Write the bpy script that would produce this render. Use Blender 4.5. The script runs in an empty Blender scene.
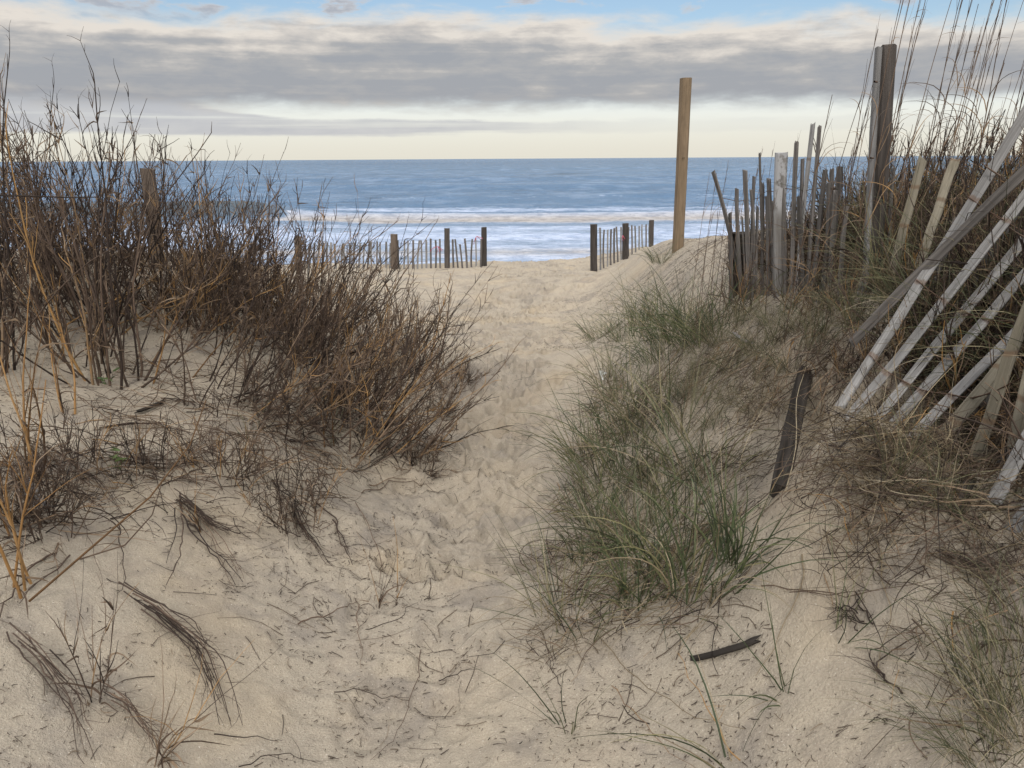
import bpy, math
import numpy as np
from mathutils import Vector, Matrix

rng = np.random.default_rng(11)
R = math.radians
scene = bpy.context.scene
col = scene.collection

# ------------------------------------------------------------------ camera
EYE = 1.6
FPX = 760.0
PITCH = math.atan((384 - 158.5) / FPX)
ROT = Matrix.Rotation(math.pi / 2 - PITCH, 3, 'X') @ Matrix.Rotation(R(-0.37), 3, 'Z')
cd = bpy.data.cameras.new('camera')
cam = bpy.data.objects.new('camera', cd)
col.objects.link(cam)
cd.sensor_width = 36.0
cd.lens = 36.0 * FPX / 1024.0
cd.clip_start = 0.05
cd.clip_end = 40000
cam.matrix_world = Matrix.Translation((0, 0, EYE)) @ ROT.to_4x4()
scene.camera = cam


def ray(px, py):
    return ROT @ Vector(((px - 512) / FPX, -(py - 384) / FPX, -1.0))


def at(px, py, Y):
    """world point seen at a pixel of the photograph, Y metres ahead"""
    d = ray(px, py)
    return Vector((0, 0, EYE)) + d * (Y / d.y)


# ------------------------------------------------------------------ noise
def _hash(ix, iy, seed):
    n = (ix.astype(np.int64) * 374761393 + iy.astype(np.int64) * 668265263 + seed * 1442695041) & 0xffffffff
    n = ((n ^ (n >> 13)) * 1274126177) & 0xffffffff
    n = n ^ (n >> 16)
    return (n & 0xffff) / 65535.0


def vnoise(x, y, seed=0):
    xi = np.floor(x); yi = np.floor(y)
    fx = x - xi; fy = y - yi
    fx = fx * fx * fx * (fx * (fx * 6 - 15) + 10); fy = fy * fy * fy * (fy * (fy * 6 - 15) + 10)
    a = _hash(xi, yi, seed); b = _hash(xi + 1, yi, seed)
    c = _hash(xi, yi + 1, seed); d = _hash(xi + 1, yi + 1, seed)
    return (a * (1 - fx) + b * fx) * (1 - fy) + (c * (1 - fx) + d * fx) * fy - 0.5


def fbm(x, y, seed=0, octaves=3):
    s = 0; a = 1.0
    for o in range(octaves):
        s = s + a * vnoise(x * 2.03 ** o + 17.3 * o, y * 2.03 ** o - 9.1 * o, seed + o)
        a *= 0.5
    return s


def sstep(t):
    t = np.clip(t, 0, 1)
    return t * t * (3 - 2 * t)


# ------------------------------------------------------------------ ground height
def base_h(x, y):
    zp = np.interp(y, [-60, -10, 0, 5, 12, 18, 20, 24, 33, 60, 200, 9000],
                   [.6, .3, 0, -.26, -.63, -.95, -1.02, -1.75, -2.95, -4.2, -8, -14])
    al = np.interp(y, [-60, -10, 0, 2, 5, 7, 9, 12, 16, 20, 24], [1.2, .9, .65, .75, 1.15, .95, .55, .28, .12, .02, 0])
    xl = np.interp(y, [0, 5, 12, 20], [-.62, -.60, -.95, -2.2])
    ar = np.interp(y, [-60, -10, 0, 2, 3, 4, 6, 8, 10, 12, 16, 20, 24], [1.2, 1., .85, 1.1, 1.3, 1.25, 1.2, 1.15, 1.1, .85, .55, .2, .0])
    xr = np.interp(y, [0, 2, 4, 8, 12, 18], [.05, .12, .25, .65, 1.0, 2.2])
    wl = 2.3; wr = 1.75
    und = fbm(x * .25, y * .25, 40, 2) * .35 * sstep((np.abs(x) - 3) / 4) * sstep((26 - y) / 10)
    return zp + al * sstep((xl - x) / wl) + ar * sstep((x - xr) / wr) + und


CTRL = [  # x, y, z
    (1.11, 2.6, .64), (1.18, 2.3, .70), (1.2, 1.9, .68), (1.56, 3.2, 1.0), (1.65, 3.4, 1.03), (1.47, 4.3, .86),
    (1.42, 4.8, .80), (.92, 2.6, .38), (.64, 2.1, .28), (2.15, 10., .44), (2.2, 3., 1.1), (2.6, 2., .95), (2.3, 5., 1.05), (1.34, 2.6, .68), (1.43, 2.36, .67), (1.5, 2.0, .72), (1.6, 2.65, .84), (1.9, 2.5, .92), (1.5, 1.6, .70), (1.28, 2.85, .74), (1.85, 3.0, 1.03),
    (1.87, 17.8, -.93), (2.97, 20., -.94), (3.65, 22., -.86), (.25, 2.3, .06), (.05, 1.6, .03), (.55, 4., .03), (1.0, 5., .35),
    (1.0, 7., .05), (1.6, 7.5, .45), (1.1, 1.5, .5), (.6, 1.3, .18),
    (-2.68, 5.6, .85), (-1.38, 2.05, .30), (-2.3, 3.8, .5), (-2.85, 4.2, .64), (-1.7, 3.4, .37), (-1.2, 3.5, .21), (-.86, 3.8, -.06),
    (-1.25, 4.5, .28), (-1.08, 7.3, -.02), (-1.98, 4.83, .6), (-.78, 2.0, 0.02), (-.85, 2.9, .0), (-3.4, 6.2, .85), (-2.2, 6.6, .6),
    (-.7, 5.2, -.2), (-.7, 1.2, .02), (-1.5, 1.2, .32), (0, .5, 0), (-.3, 2, -.06), (-.2, 3.5, -.17), (-.1, 5, -.27), (0., 8, -.42), (.2, 12, -.64),
    (.6, 18, -.95), (-.7, 18.8, -.96), (-2.8, 18.6, -.96), (-1.6, 12, -.5), (1.3, 13, -.35), (-5, 5, 1.2), (5, 4, 1.35), (4, 10, .6),
    (-5, 10, .2), (-5, 0, 1.1), (5, 0, 1.2), (0, -6, .2), (6, 16, -.3), (-7, 16, -.7), (0, 26, -2.02), (8, 25, -1.9), (-8, 25, -1.9),
    (0, 40, -3.3), (-20, 15, 0.0), (20, 15, .3), (-14, 5, 1.0), (14, 5, 1.2), (-20, 40, -3.3), (20, 40, -3.3),
]
CT = np.array(CTRL)


def _phi(r2):
    return np.sqrt(r2 + .25 ** 2)


_A = _phi((CT[:, None, 0] - CT[None, :, 0]) ** 2 + (CT[:, None, 1] - CT[None, :, 1]) ** 2)
_W = np.linalg.solve(_A + np.eye(len(CT)) * 0.02, CT[:, 2] - base_h(CT[:, 0], CT[:, 1]))


def smooth_h(x, y):
    h = base_h(x, y)
    res = np.zeros_like(h)
    for i in range(len(CT)):
        res += _W[i] * _phi((x - CT[i, 0]) ** 2 + (y - CT[i, 1]) ** 2)
    fade = sstep((34 - np.hypot(x, y)) / 12)
    return h + res * fade


def grow(start, step, factor, end):
    v = [start]
    while v[-1] < end:
        step *= factor
        v.append(v[-1] + step)
    return v


xp = list(np.arange(0, 3.2, .0145)) + grow(3.2, .016, 1.07, 70)[1:]
xp += grow(xp[-1], 8, 1.5, 12000)[1:]
XS = np.array([-v for v in reversed(xp[1:])] + xp)
yv = [0.7]
while yv[-1] < 25:
    yv.append(yv[-1] + max(.0125, .0048 * yv[-1]))
yv += grow(yv[-1], .13, 1.08, 80)[1:]
yv += grow(yv[-1], 8, 1.5, 12000)[1:]
yb = grow(0.7, .02, 1.12, 60)[1:]
YS = np.array([1.4 - v for v in reversed(yb)] + yv)
GX, GY = np.meshgrid(XS, YS)
GZ = smooth_h(GX, GY)


def path_centre(y):
    return np.interp(y, [0, 2, 5, 9, 12, 18, 22], [-.32, -.32, -.14, -.08, .05, .6, .8])


def path_half(y):
    return np.interp(y, [0, 2, 5, 9, 12, 18, 22], [.45, .42, .36, .75, 1.0, 1.5, 2.2])


_near = sstep((27 - GY) / 5) * sstep((GY + 8) / 6) * sstep((8 - np.abs(GX)) / 4)
_onpath = sstep(1.6 - np.abs(GX - path_centre(GY)) / path_half(GY))
_tramp = _onpath * sstep((GY - 2.2) / 1.6)
GZ += _near * (fbm(GX * 1.6, GY * 1.6, 3, 3) * (.040 + .02 * _tramp)
               + fbm(GX * 6.5, GY * 6.5, 9, 3) * (.012 + .026 * _tramp)
               + fbm(GX * 24, GY * 24, 13, 2) * (.009 + .012 * _tramp))
GZ -= _onpath * _near * .015


def dent(cx, cy, a, la, lb, depth):
    """one footprint pressed into the sand, with a soft rim"""
    r = max(la, lb) * 2.2
    i0, i1 = np.searchsorted(XS, [cx - r, cx + r]); j0, j1 = np.searchsorted(YS, [cy - r, cy + r])
    if i1 <= i0 or j1 <= j0:
        return
    X = GX[j0:j1, i0:i1] - cx; Y = GY[j0:j1, i0:i1] - cy
    u = (X * math.cos(a) + Y * math.sin(a)) / lb; v = (-X * math.sin(a) + Y * math.cos(a)) / la
    d = np.sqrt(u * u + v * v)
    GZ[j0:j1, i0:i1] += -depth * (1 - sstep((d - .7) / .4)) + depth * .5 * np.exp(-((d - 1.25) / .22) ** 2)


for k in range(1500):
    y = 1.7 + 19 * rng.random() ** 1.0
    x = path_centre(y) + rng.normal(0, .62) * path_half(y)
    soft = np.interp(y, [1.7, 2.6, 4, 7], [.2, .4, .8, 1.0])
    if rng.random() < .32:
        dent(x, y, rng.normal(0, .6), rng.uniform(.11, .17), rng.uniform(.05, .08), rng.uniform(.015, .042) * soft)
    else:
        dent(x, y, rng.uniform(0, 3.1), rng.uniform(.04, .10), rng.uniform(.03, .06), rng.uniform(.01, .035) * soft)


def gh(x, y):
    """bilinear height of the finished sand sheet"""
    x = np.asarray(x, float); y = np.asarray(y, float)
    i = np.clip(np.searchsorted(XS, x) - 1, 0, len(XS) - 2); j = np.clip(np.searchsorted(YS, y) - 1, 0, len(YS) - 2)
    fx = (x - XS[i]) / (XS[i + 1] - XS[i]); fy = (y - YS[j]) / (YS[j + 1] - YS[j])
    return ((GZ[j, i] * (1 - fx) + GZ[j, i + 1] * fx) * (1 - fy) + (GZ[j + 1, i] * (1 - fx) + GZ[j + 1, i + 1] * fx) * fy)


def on_ground(px, py):
    """where the view line through a photograph pixel first meets the sand"""
    d = ray(px, py)
    Y = np.arange(.8, 30, .01)
    x = d.x / d.y * Y; z = EYE + d.z / d.y * Y
    k = np.nonzero(z < gh(x, Y))[0]
    k = k[0] if len(k) else len(Y) - 1
    return Vector((x[k], Y[k], float(gh(x[k], Y[k]))))


# ------------------------------------------------------------------ mesh helpers
def link(o, parent=None):
    col.objects.link(o)
    if parent is not None:
        o.parent = parent
    return o


def tag(o, label=None, cat=None, group=None, kind=None):
    for k, v in (('label', label), ('category', cat), ('group', group), ('kind', kind)):
        if v:
            o[k] = v
    return o


def empty(name, loc, label, cat, group=None):
    o = bpy.data.objects.new(name, None)
    o.empty_display_size = .05
    o.location = loc
    link(o)
    return tag(o, label, cat, group)


def mesh_np(name, V, F, mat, tint=None, smooth=True, matidx=None):
    V = np.asarray(V, np.float32).reshape(-1, 3); F = np.asarray(F, np.int32)
    n = F.shape[1]
    me = bpy.data.meshes.new(name)
    me.vertices.add(len(V)); me.vertices.foreach_set('co', V.ravel())
    me.loops.add(F.size); me.loops.foreach_set('vertex_index', F.ravel())
    me.polygons.add(len(F))
    me.polygons.foreach_set('loop_start', np.arange(0, F.size, n, dtype=np.int32))
    me.polygons.foreach_set('loop_total', np.full(len(F), n, np.int32))
    me.polygons.foreach_set('use_smooth', np.full(len(F), smooth))
    if tint is not None:
        a = me.attributes.new('tint', 'FLOAT', 'POINT')
        a.data.foreach_set('value', np.asarray(tint, np.float32).ravel())
    me.materials.append(mat)
    me.update(calc_edges=True)
    return me


def norm(v):
    return v / np.maximum(np.linalg.norm(v, axis=-1, keepdims=True), 1e-9)


def curves(base, d0, bend, L, S=6, p=1.3, wob=.1, r=rng):
    """centre lines: direction turns from d0 towards d0+bend along the length"""
    N = len(base)
    s = (np.arange(S) + .5) / S
    w = np.cumsum(r.normal(0, wob, (N, S, 3)), axis=1)
    D = norm(d0[:, None, :] + bend[:, None, :] * (s[None, :, None] ** p) + w)
    P = np.zeros((N, S + 1, 3))
    P[:, 0] = base
    P[:, 1:] = base[:, None, :] + np.cumsum(D * (L[:, None, None] / S), axis=1)
    return P


def tangents(P):
    T = np.empty_like(P)
    T[:, 1:-1] = P[:, 2:] - P[:, :-2]; T[:, 0] = P[:, 1] - P[:, 0]; T[:, -1] = P[:, -1] - P[:, -2]
    return norm(T)


def tubes(P, Rad, sides=3, tip=.25, p=1.0):
    N, S1, _ = P.shape
    T = tangents(P)
    ref = np.where(np.abs(T[..., 2:3]) > .9, np.array([1., 0, 0]), np.array([0, 0, 1.]))
    A = norm(np.cross(T, ref)); B = np.cross(T, A)
    s = np.linspace(0, 1, S1)
    rad = Rad[:, None] * (1 - (1 - tip) * s[None, :] ** p)
    ang = np.arange(sides) * 2 * math.pi / sides
    V = P[:, :, None, :] + rad[:, :, None, None] * (A[:, :, None, :] * np.cos(ang)[None, None, :, None] + B[:, :, None, :] * np.sin(ang)[None, None, :, None])
    idx = np.arange(N * S1 * sides).reshape(N, S1, sides)
    a = idx[:, :-1]; b = idx[:, 1:]
    F = np.stack([a, np.roll(a, -1, 2), np.roll(b, -1, 2), b], -1).reshape(-1, 4)
    return V.reshape(-1, 3), F


def ribbons(P, W, r=rng, tipfrac=.12, fold=.25):
    """grass blades: a folded strip of three vertices across, tapering to the tip"""
    N, S1, _ = P.shape
    T = tangents(P)
    h = norm(np.stack([r.normal(size=N), r.normal(size=N), r.normal(size=N) * .3], -1))
    A = norm(np.cross(T, h[:, None, :])); B = np.cross(T, A)
    s = np.linspace(0, 1, S1)
    prof = np.minimum(.6 + s * 3, 1) * (1 - (1 - tipfrac) * s ** 1.8)
    w = W[:, None] * prof[None, :] * .5
    V = np.stack([P - A * w[..., None], P + B * (w * fold)[..., None], P + A * w[..., None]], 2)
    idx = np.arange(N * S1 * 3).reshape(N, S1, 3)
    F = np.concatenate([np.stack([idx[:, :-1, k], idx[:, :-1, k + 1], idx[:, 1:, k + 1], idx[:, 1:, k]], -1).reshape(-1, 4) for k in (0, 1)])
    return V.reshape(-1, 3), F


class Acc:
    """collects strips and tubes into one mesh with a per-blade tint"""
    def __init__(self):
        self.V = []; self.F = []; self.t = []; self.n = 0

    def add(self, VF, tint):
        V, F = VF
        per = len(V) // len(tint)
        self.V.append(V); self.F.append(F + self.n); self.t.append(np.repeat(tint, per)); self.n += len(V)

    def mesh(self, name, mat, smooth=True):
        return mesh_np(name, np.concatenate(self.V), np.concatenate(self.F), mat, np.concatenate(self.t), smooth)


# ------------------------------------------------------------------ materials
def newmat(name):
    m = bpy.data.materials.new(name); m.use_nodes = True
    nt = m.node_tree; nt.nodes.clear()
    out = nt.nodes.new('ShaderNodeOutputMaterial'); b = nt.nodes.new('ShaderNodeBsdfPrincipled')
    nt.links.new(b.outputs[0], out.inputs[0])
    return m, nt, b


def N(nt, t, **kw):
    n = nt.nodes.new(t)
    for k, v in kw.items():
        if isinstance(k, str) and hasattr(n, k):
            setattr(n, k, v)
        else:
            n.inputs[k].default_value = v
    return n


def math_(nt, op, a, b=None, c=None, clamp=False):
    n = nt.nodes.new('ShaderNodeMath'); n.operation = op; n.use_clamp = clamp
    for i, v in enumerate((a, b, c)):
        if v is None:
            continue
        if isinstance(v, (int, float)):
            n.inputs[i].default_value = v
        else:
            nt.links.new(v, n.inputs[i])
    return n.outputs[0]


def smoothr(nt, v, a, b, lo=0., hi=1.):
    n = nt.nodes.new('ShaderNodeMapRange'); n.interpolation_type = 'SMOOTHSTEP'
    nt.links.new(v, n.inputs[0])
    for i, x in enumerate((a, b, lo, hi)):
        n.inputs[i + 1].default_value = x
    return n.outputs[0]


def noise(nt, vec, scale, detail=3, rough=.55, dist=0.):
    n = nt.nodes.new('ShaderNodeTexNoise')
    nt.links.new(vec, n.inputs['Vector'])
    n.inputs['Scale'].default_value = scale; n.inputs['Detail'].default_value = detail
    n.inputs['Roughness'].default_value = rough; n.inputs['Distortion'].default_value = dist
    return n.outputs['Fac']


def scaled(nt, vec, s, loc=(0, 0, 0)):
    n = nt.nodes.new('ShaderNodeMapping'); nt.links.new(vec, n.inputs[0])
    n.inputs['Scale'].default_value = s; n.inputs['Location'].default_value = loc
    return n.outputs[0]


def ramp(nt, fac, stops, interp='LINEAR'):
    n = nt.nodes.new('ShaderNodeValToRGB'); n.color_ramp.interpolation = interp
    e = n.color_ramp.elements
    while len(e) < len(stops):
        e.new(.5)
    for i, (p, c) in enumerate(stops):
        e[i].position = p; e[i].color = (*c, 1)
    nt.links.new(fac, n.inputs[0])
    return n.outputs[0]


def mix(nt, fac, a, b, blend='MIX'):
    n = nt.nodes.new('ShaderNodeMix'); n.data_type = 'RGBA'; n.blend_type = blend
    for sock, v in ((n.inputs[0], fac), (n.inputs[6], a), (n.inputs[7], b)):
        if isinstance(v, (int, float)):
            sock.default_value = v
        elif isinstance(v, tuple):
            sock.default_value = (*v, 1)
        else:
            nt.links.new(v, sock)
    return n.outputs[2]


def bump(nt, b, h, strength, dist):
    n = nt.nodes.new('ShaderNodeBump'); n.inputs['Strength'].default_value = strength; n.inputs['Distance'].default_value = dist
    nt.links.new(h, n.inputs['Height']); nt.links.new(n.outputs[0], b.inputs['Normal'])


def mat_sand():
    m, nt, b = newmat('sand')
    p = nt.nodes.new('ShaderNodeNewGeometry').outputs['Position']
    big = noise(nt, p, .9, 4, .6); med = noise(nt, p, 6, 4, .6, .6); fine = noise(nt, p, 160, 2, .7); grit = noise(nt, p, 420, 2, .8)
    c = ramp(nt, big, [(.3, (.37, .33, .27)), (.5, (.43, .378, .30)), (.7, (.475, .408, .312))])
    c = mix(nt, smoothr(nt, med, .45, .75, 0, .55), c, (.31, .265, .215))
    c = mix(nt, smoothr(nt, fine, .3, .75, .35, 0.), c, (.2, .16, .125))
    damp = noise(nt, p, 2.6, 4, .62, .4)
    c = mix(nt, smoothr(nt, damp, .50, .64, 0, .62), c, (.235, .208, .18))
    c = mix(nt, smoothr(nt, noise(nt, p, 1.3, 3, .5), .52, .68, 0, .35), c, (.46, .37, .25))
    speck = noise(nt, p, 95, 2, .5)
    c = mix(nt, smoothr(nt, speck, .69, .76, 0, .6), c, (.10, .075, .055))
    c = mix(nt, smoothr(nt, noise(nt, p, 170, 1, .5), .70, .76, 0, .6), c, (.7, .64, .55))
    nt.links.new(c, b.inputs['Base Color']); b.inputs['Roughness'].default_value = .95; b.inputs['Specular IOR Level'].default_value = .15
    h = math_(nt, 'ADD', math_(nt, 'MULTIPLY', noise(nt, p, 42, 5, .72), 1.2), math_(nt, 'MULTIPLY', fine, .5))
    h = math_(nt, 'ADD', h, math_(nt, 'MULTIPLY', grit, .12))
    bump(nt, b, h, .9, .017)
    return m


def mat_sea():
    m, nt, b = newmat('sea')
    p = nt.nodes.new('ShaderNodeNewGeometry').outputs['Position']
    sx = nt.nodes.new('ShaderNodeSeparateXYZ'); nt.links.new(p, sx.inputs[0])
    at_ = nt.nodes.new('ShaderNodeAttribute'); at_.attribute_name = 'tint'      # foam amount worked out with the wave shape
    y = sx.outputs[1]
    n1 = noise(nt, scaled(nt, p, (.16, .26, .3)), 1.0, 6, .68, .3)
    n2 = noise(nt, scaled(nt, p, (.9, 1.1, 1)), 1.0, 5, .7, .3)
    far = noise(nt, scaled(nt, p, (.004, .03, 1)), 1.0, 4, .6)
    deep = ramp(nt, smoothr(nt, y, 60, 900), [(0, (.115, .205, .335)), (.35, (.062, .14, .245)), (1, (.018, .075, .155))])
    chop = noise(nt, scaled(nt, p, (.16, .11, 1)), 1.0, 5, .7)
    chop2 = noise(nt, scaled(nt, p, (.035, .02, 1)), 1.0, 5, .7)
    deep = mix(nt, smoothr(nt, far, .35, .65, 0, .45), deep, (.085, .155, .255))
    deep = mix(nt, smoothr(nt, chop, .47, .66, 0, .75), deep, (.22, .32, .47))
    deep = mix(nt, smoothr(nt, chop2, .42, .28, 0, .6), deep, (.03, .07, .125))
    shallow = mix(nt, n1, (.20, .28, .40), (.30, .39, .53))
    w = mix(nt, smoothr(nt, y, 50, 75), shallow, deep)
    f = math_(nt, 'ADD', at_.outputs['Fac'], math_(nt, 'MULTIPLY', math_(nt, 'SUBTRACT', n1, .5), 1.3))
    f = math_(nt, 'ADD', f, math_(nt, 'MULTIPLY', math_(nt, 'SUBTRACT', n2, .5), .9))
    f = smoothr(nt, f, .30, .85)
    sandy = mix(nt, smoothr(nt, n2, .35, .65), (.34, .30, .26), (.56, .51, .46))
    washc = mix(nt, smoothr(nt, n2, .3, .7), (.38, .47, .65), (.60, .68, .84))
    sa = nt.nodes.new('ShaderNodeAttribute'); sa.attribute_name = 'sandy'
    foamc = mix(nt, sa.outputs['Fac'], washc, sandy)
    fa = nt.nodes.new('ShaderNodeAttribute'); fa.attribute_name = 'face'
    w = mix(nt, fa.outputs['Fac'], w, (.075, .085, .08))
    c = mix(nt, f, w, foamc)
    nt.links.new(c, b.inputs['Base Color'])
    nt.links.new(smoothr(nt, f, 0, 1, .22, .8), b.inputs['Roughness'])
    b.inputs['IOR'].default_value = 1.33
    nt.links.new(smoothr(nt, f, 0, 1, .10, .08), b.inputs['Specular IOR Level'])
    h = math_(nt, 'ADD', noise(nt, scaled(nt, p, (.6, .8, 1)), 1.0, 5, .7), math_(nt, 'MULTIPLY', n2, .5))
    bump(nt, b, h, 1.0, 1.3)
    return m


def mat_wood(name, dark, light, rust=None, paint=None, grain=1.0):
    m, nt, b = newmat(name)
    tc = nt.nodes.new('ShaderNodeTexCoord').outputs['Object']
    oi = nt.nodes.new('ShaderNodeObjectInfo').outputs['Random']
    off = nt.nodes.new('ShaderNodeVectorMath'); off.operation = 'ADD'
    cx = nt.nodes.new('ShaderNodeCombineXYZ')
    nt.links.new(math_(nt, 'MULTIPLY', oi, 37.), cx.inputs[0]); nt.links.new(math_(nt, 'MULTIPLY', oi, 91.), cx.inputs[1]); nt.links.new(math_(nt, 'MULTIPLY', oi, 11.), cx.inputs[2])
    nt.links.new(tc, off.inputs[0]); nt.links.new(cx.outputs[0], off.inputs[1])
    v = off.outputs[0]
    g = noise(nt, scaled(nt, v, (90 * grain, 90 * grain, 2.2)), 1., 4, .65, .4)
    blot = noise(nt, scaled(nt, v, (14, 14, 3.5)), 1., 4, .6)
    c = ramp(nt, g, [(.3, dark), (.52, tuple((a + b_) / 2 for a, b_ in zip(dark, light))), (.68, light)])
    c = mix(nt, smoothr(nt, blot, .5, .75, 0, .55), c, tuple(d * .75 for d in dark))
    crack = noise(nt, scaled(nt, v, (160 * grain, 160 * grain, 1.2)), 1., 2, .5)
    c = mix(nt, smoothr(nt, crack, .66, .72, 0, .8), c, (.03, .026, .022))
    br = nt.nodes.new('ShaderNodeHueSaturation'); nt.links.new(c, br.inputs['Color'])
    nt.links.new(math_(nt, 'MULTIPLY_ADD', oi, .5, .78), br.inputs['Value'])
    c = br.outputs[0]
    if paint:
        pn = noise(nt, scaled(nt, v, (16, 16, 12)), 1., 5, .65)
        sp = nt.nodes.new('ShaderNodeSeparateXYZ'); nt.links.new(tc, sp.inputs[0])
        k = math_(nt, 'MULTIPLY', smoothr(nt, pn, .42, .5), smoothr(nt, sp.outputs[2], paint[1], paint[1] + .08))
        c = mix(nt, k, c, paint[0])
    if rust:
        sp = nt.nodes.new('ShaderNodeSeparateXYZ'); nt.links.new(tc, sp.inputs[0])
        z = math_(nt, 'ADD', sp.outputs[2], math_(nt, 'MULTIPLY', math_(nt, 'SUBTRACT', blot, .5), .05))
        tot = None
        for rz in rust:
            k = smoothr(nt, math_(nt, 'ABSOLUTE', math_(nt, 'SUBTRACT', z, rz)), .003, .013, .55, 0.)
            tot = k if tot is None else math_(nt, 'MAXIMUM', tot, k)
        c = mix(nt, tot, c, (.11, .058, .03))
    nt.links.new(c, b.inputs['Base Color']); b.inputs['Roughness'].default_value = .85; b.inputs['Specular IOR Level'].default_value = .2
    if name.startswith('black'):
        b.inputs['Specular IOR Level'].default_value = .04; b.inputs['Roughness'].default_value = .97
    bump(nt, b, g, .8, .005)
    return m


def mat_plant(name, stops, rough=.7, spec=.2, along=None):
    m, nt, b = newmat(name)
    a = nt.nodes.new('ShaderNodeAttribute'); a.attribute_name = 'tint'
    p = nt.nodes.new('ShaderNodeNewGeometry').outputs['Position']
    oi = nt.nodes.new('ShaderNodeObjectInfo').outputs['Random']
    n = noise(nt, p, 30, 3, .6)
    f = math_(nt, 'ADD', a.outputs['Fac'], math_(nt, 'MULTIPLY', math_(nt, 'SUBTRACT', n, .5), .45))
    f = math_(nt, 'ADD', f, math_(nt, 'MULTIPLY', math_(nt, 'SUBTRACT', oi, .5), .16))
    c = ramp(nt, f, stops)
    nt.links.new(c, b.inputs['Base Color']); b.inputs['Roughness'].default_value = rough; b.inputs['Specular IOR Level'].default_value = spec
    return m


def mat_flat(name, c, rough=.6, metal=0.):
    m, nt, b = newmat(name)
    p = nt.nodes.new('ShaderNodeNewGeometry').outputs['Position']
    nt.links.new(mix(nt, noise(nt, p, 60, 3, .6), tuple(v * .7 for v in c), tuple(min(1, v * 1.2) for v in c)), b.inputs['Base Color'])
    b.inputs['Roughness'].default_value = rough; b.inputs['Metallic'].default_value = metal
    return m


M_SAND = mat_sand(); M_SEA = mat_sea()
M_GREY = mat_wood('weathered_wood', (.10, .096, .092), (.275, .27, .265), rust=(.22, .52, .84))
M_SLATD = mat_wood('dark_slat_wood', (.055, .05, .045), (.17, .155, .145))
M_OLIVE = mat_wood('yellowed_wood', (.13, .115, .085), (.25, .225, .175), rust=(.14, .34, .50))
M_POST = mat_wood('grey_post_wood', (.026, .022, .020), (.092, .080, .072), grain=.5)
M_POSTL = mat_wood('pale_post_wood', (.105, .103, .10), (.235, .23, .23), grain=.6)
M_BLACK = mat_wood('blackened_wood', (.018, .016, .014), (.060, .052, .046), grain=.5)
M_PAINT = mat_wood('peeling_wood', (.12, .11, .10), (.30, .29, .28), paint=((.31, .31, .315), .60), grain=.5)
M_GOLD = mat_wood('new_timber', (.125, .092, .060), (.225, .165, .107), grain=.45)
M_STUB = mat_wood('brown_post_wood', (.055, .043, .034), (.16, .125, .10), grain=.5)
M_WIRE = mat_flat('rusty_wire', (.10, .06, .04), .7, .4)
M_RED = mat_flat('red_ribbon', (.36, .04, .075), .6)
M_WHITE = mat_flat('white_plastic', (.75, .77, .76), .5)
M_STEM = mat_plant('dead_stems', [(0, (.017, .012, .010)), (.35, (.056, .039, .030)), (.62, (.122, .084, .060)), (.8, (.20, .142, .095)), (.93, (.27, .17, .08)), (1, (.33, .19, .07))])
M_GOLDSTEM = mat_plant('golden_stems', [(0, (.07, .04, .02)), (.4, (.15, .082, .034)), (.8, (.26, .145, .055)), (1, (.31, .19, .085))])
M_DRYLEAF = mat_plant('dry_leaves', [(0, (.034, .023, .017)), (.5, (.095, .066, .046)), (1, (.23, .17, .115))])
M_GREEN = mat_plant('green_blades', [(0, (.020, .028, .013)), (.4, (.048, .064, .027)), (.75, (.092, .106, .048)), (1, (.20, .185, .095))], .55, .3)
M_TAN = mat_plant('dry_blades', [(0, (.055, .040, .025)), (.45, (.14, .108, .066)), (.8, (.245, .198, .128)), (1, (.35, .295, .205))])
M_OLGRASS = mat_plant('olive_blades', [(0, (.024, .030, .015)), (.4, (.062, .070, .034)), (.7, (.11, .108, .056)), (1, (.23, .20, .12))], .6, .25)
M_LEAF = mat_plant('fresh_leaves', [(0, (.05, .085, .03)), (1, (.11, .15, .05))], .5, .3)
M_LITTER = mat_plant('plant_litter', [(0, (.028, .022, .018)), (.5, (.075, .055, .042)), (.85, (.15, .115, .08)), (1, (.26, .2, .14))])

# ------------------------------------------------------------------ sand and sea
jn, in_ = GX.shape
idx = np.arange(jn * in_).reshape(jn, in_)
F = np.stack([idx[:-1, :-1], idx[:-1, 1:], idx[1:, 1:], idx[1:, :-1]], -1).reshape(-1, 4)
sand = bpy.data.objects.new('sand', mesh_np('sand', np.stack([GX, GY, GZ], -1), F, M_SAND))
tag(link(sand), 'pale beige trampled sand of the dunes and the beach path', 'sand', kind='structure')

SEA = -2.9
ys = [27.0]
while ys[-1] < 20000:
    ys.append(ys[-1] * (1.0042 if ys[-1] < 140 else 1.012))
ys = np.array(ys)
us = np.linspace(-1, 1, 300)
SY = np.repeat(ys[:, None], len(us), 1)
SX = us[None, :] * (SY * 1.15 + 25)
wob = fbm(SX * .03, SY * .004, 71, 3)


def ridge(yc, amp, back, front):
    d = SY - yc
    return amp * np.where(d > 0, np.exp(-(d / back) ** 2), np.exp(-(d / front) ** 2))


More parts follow.
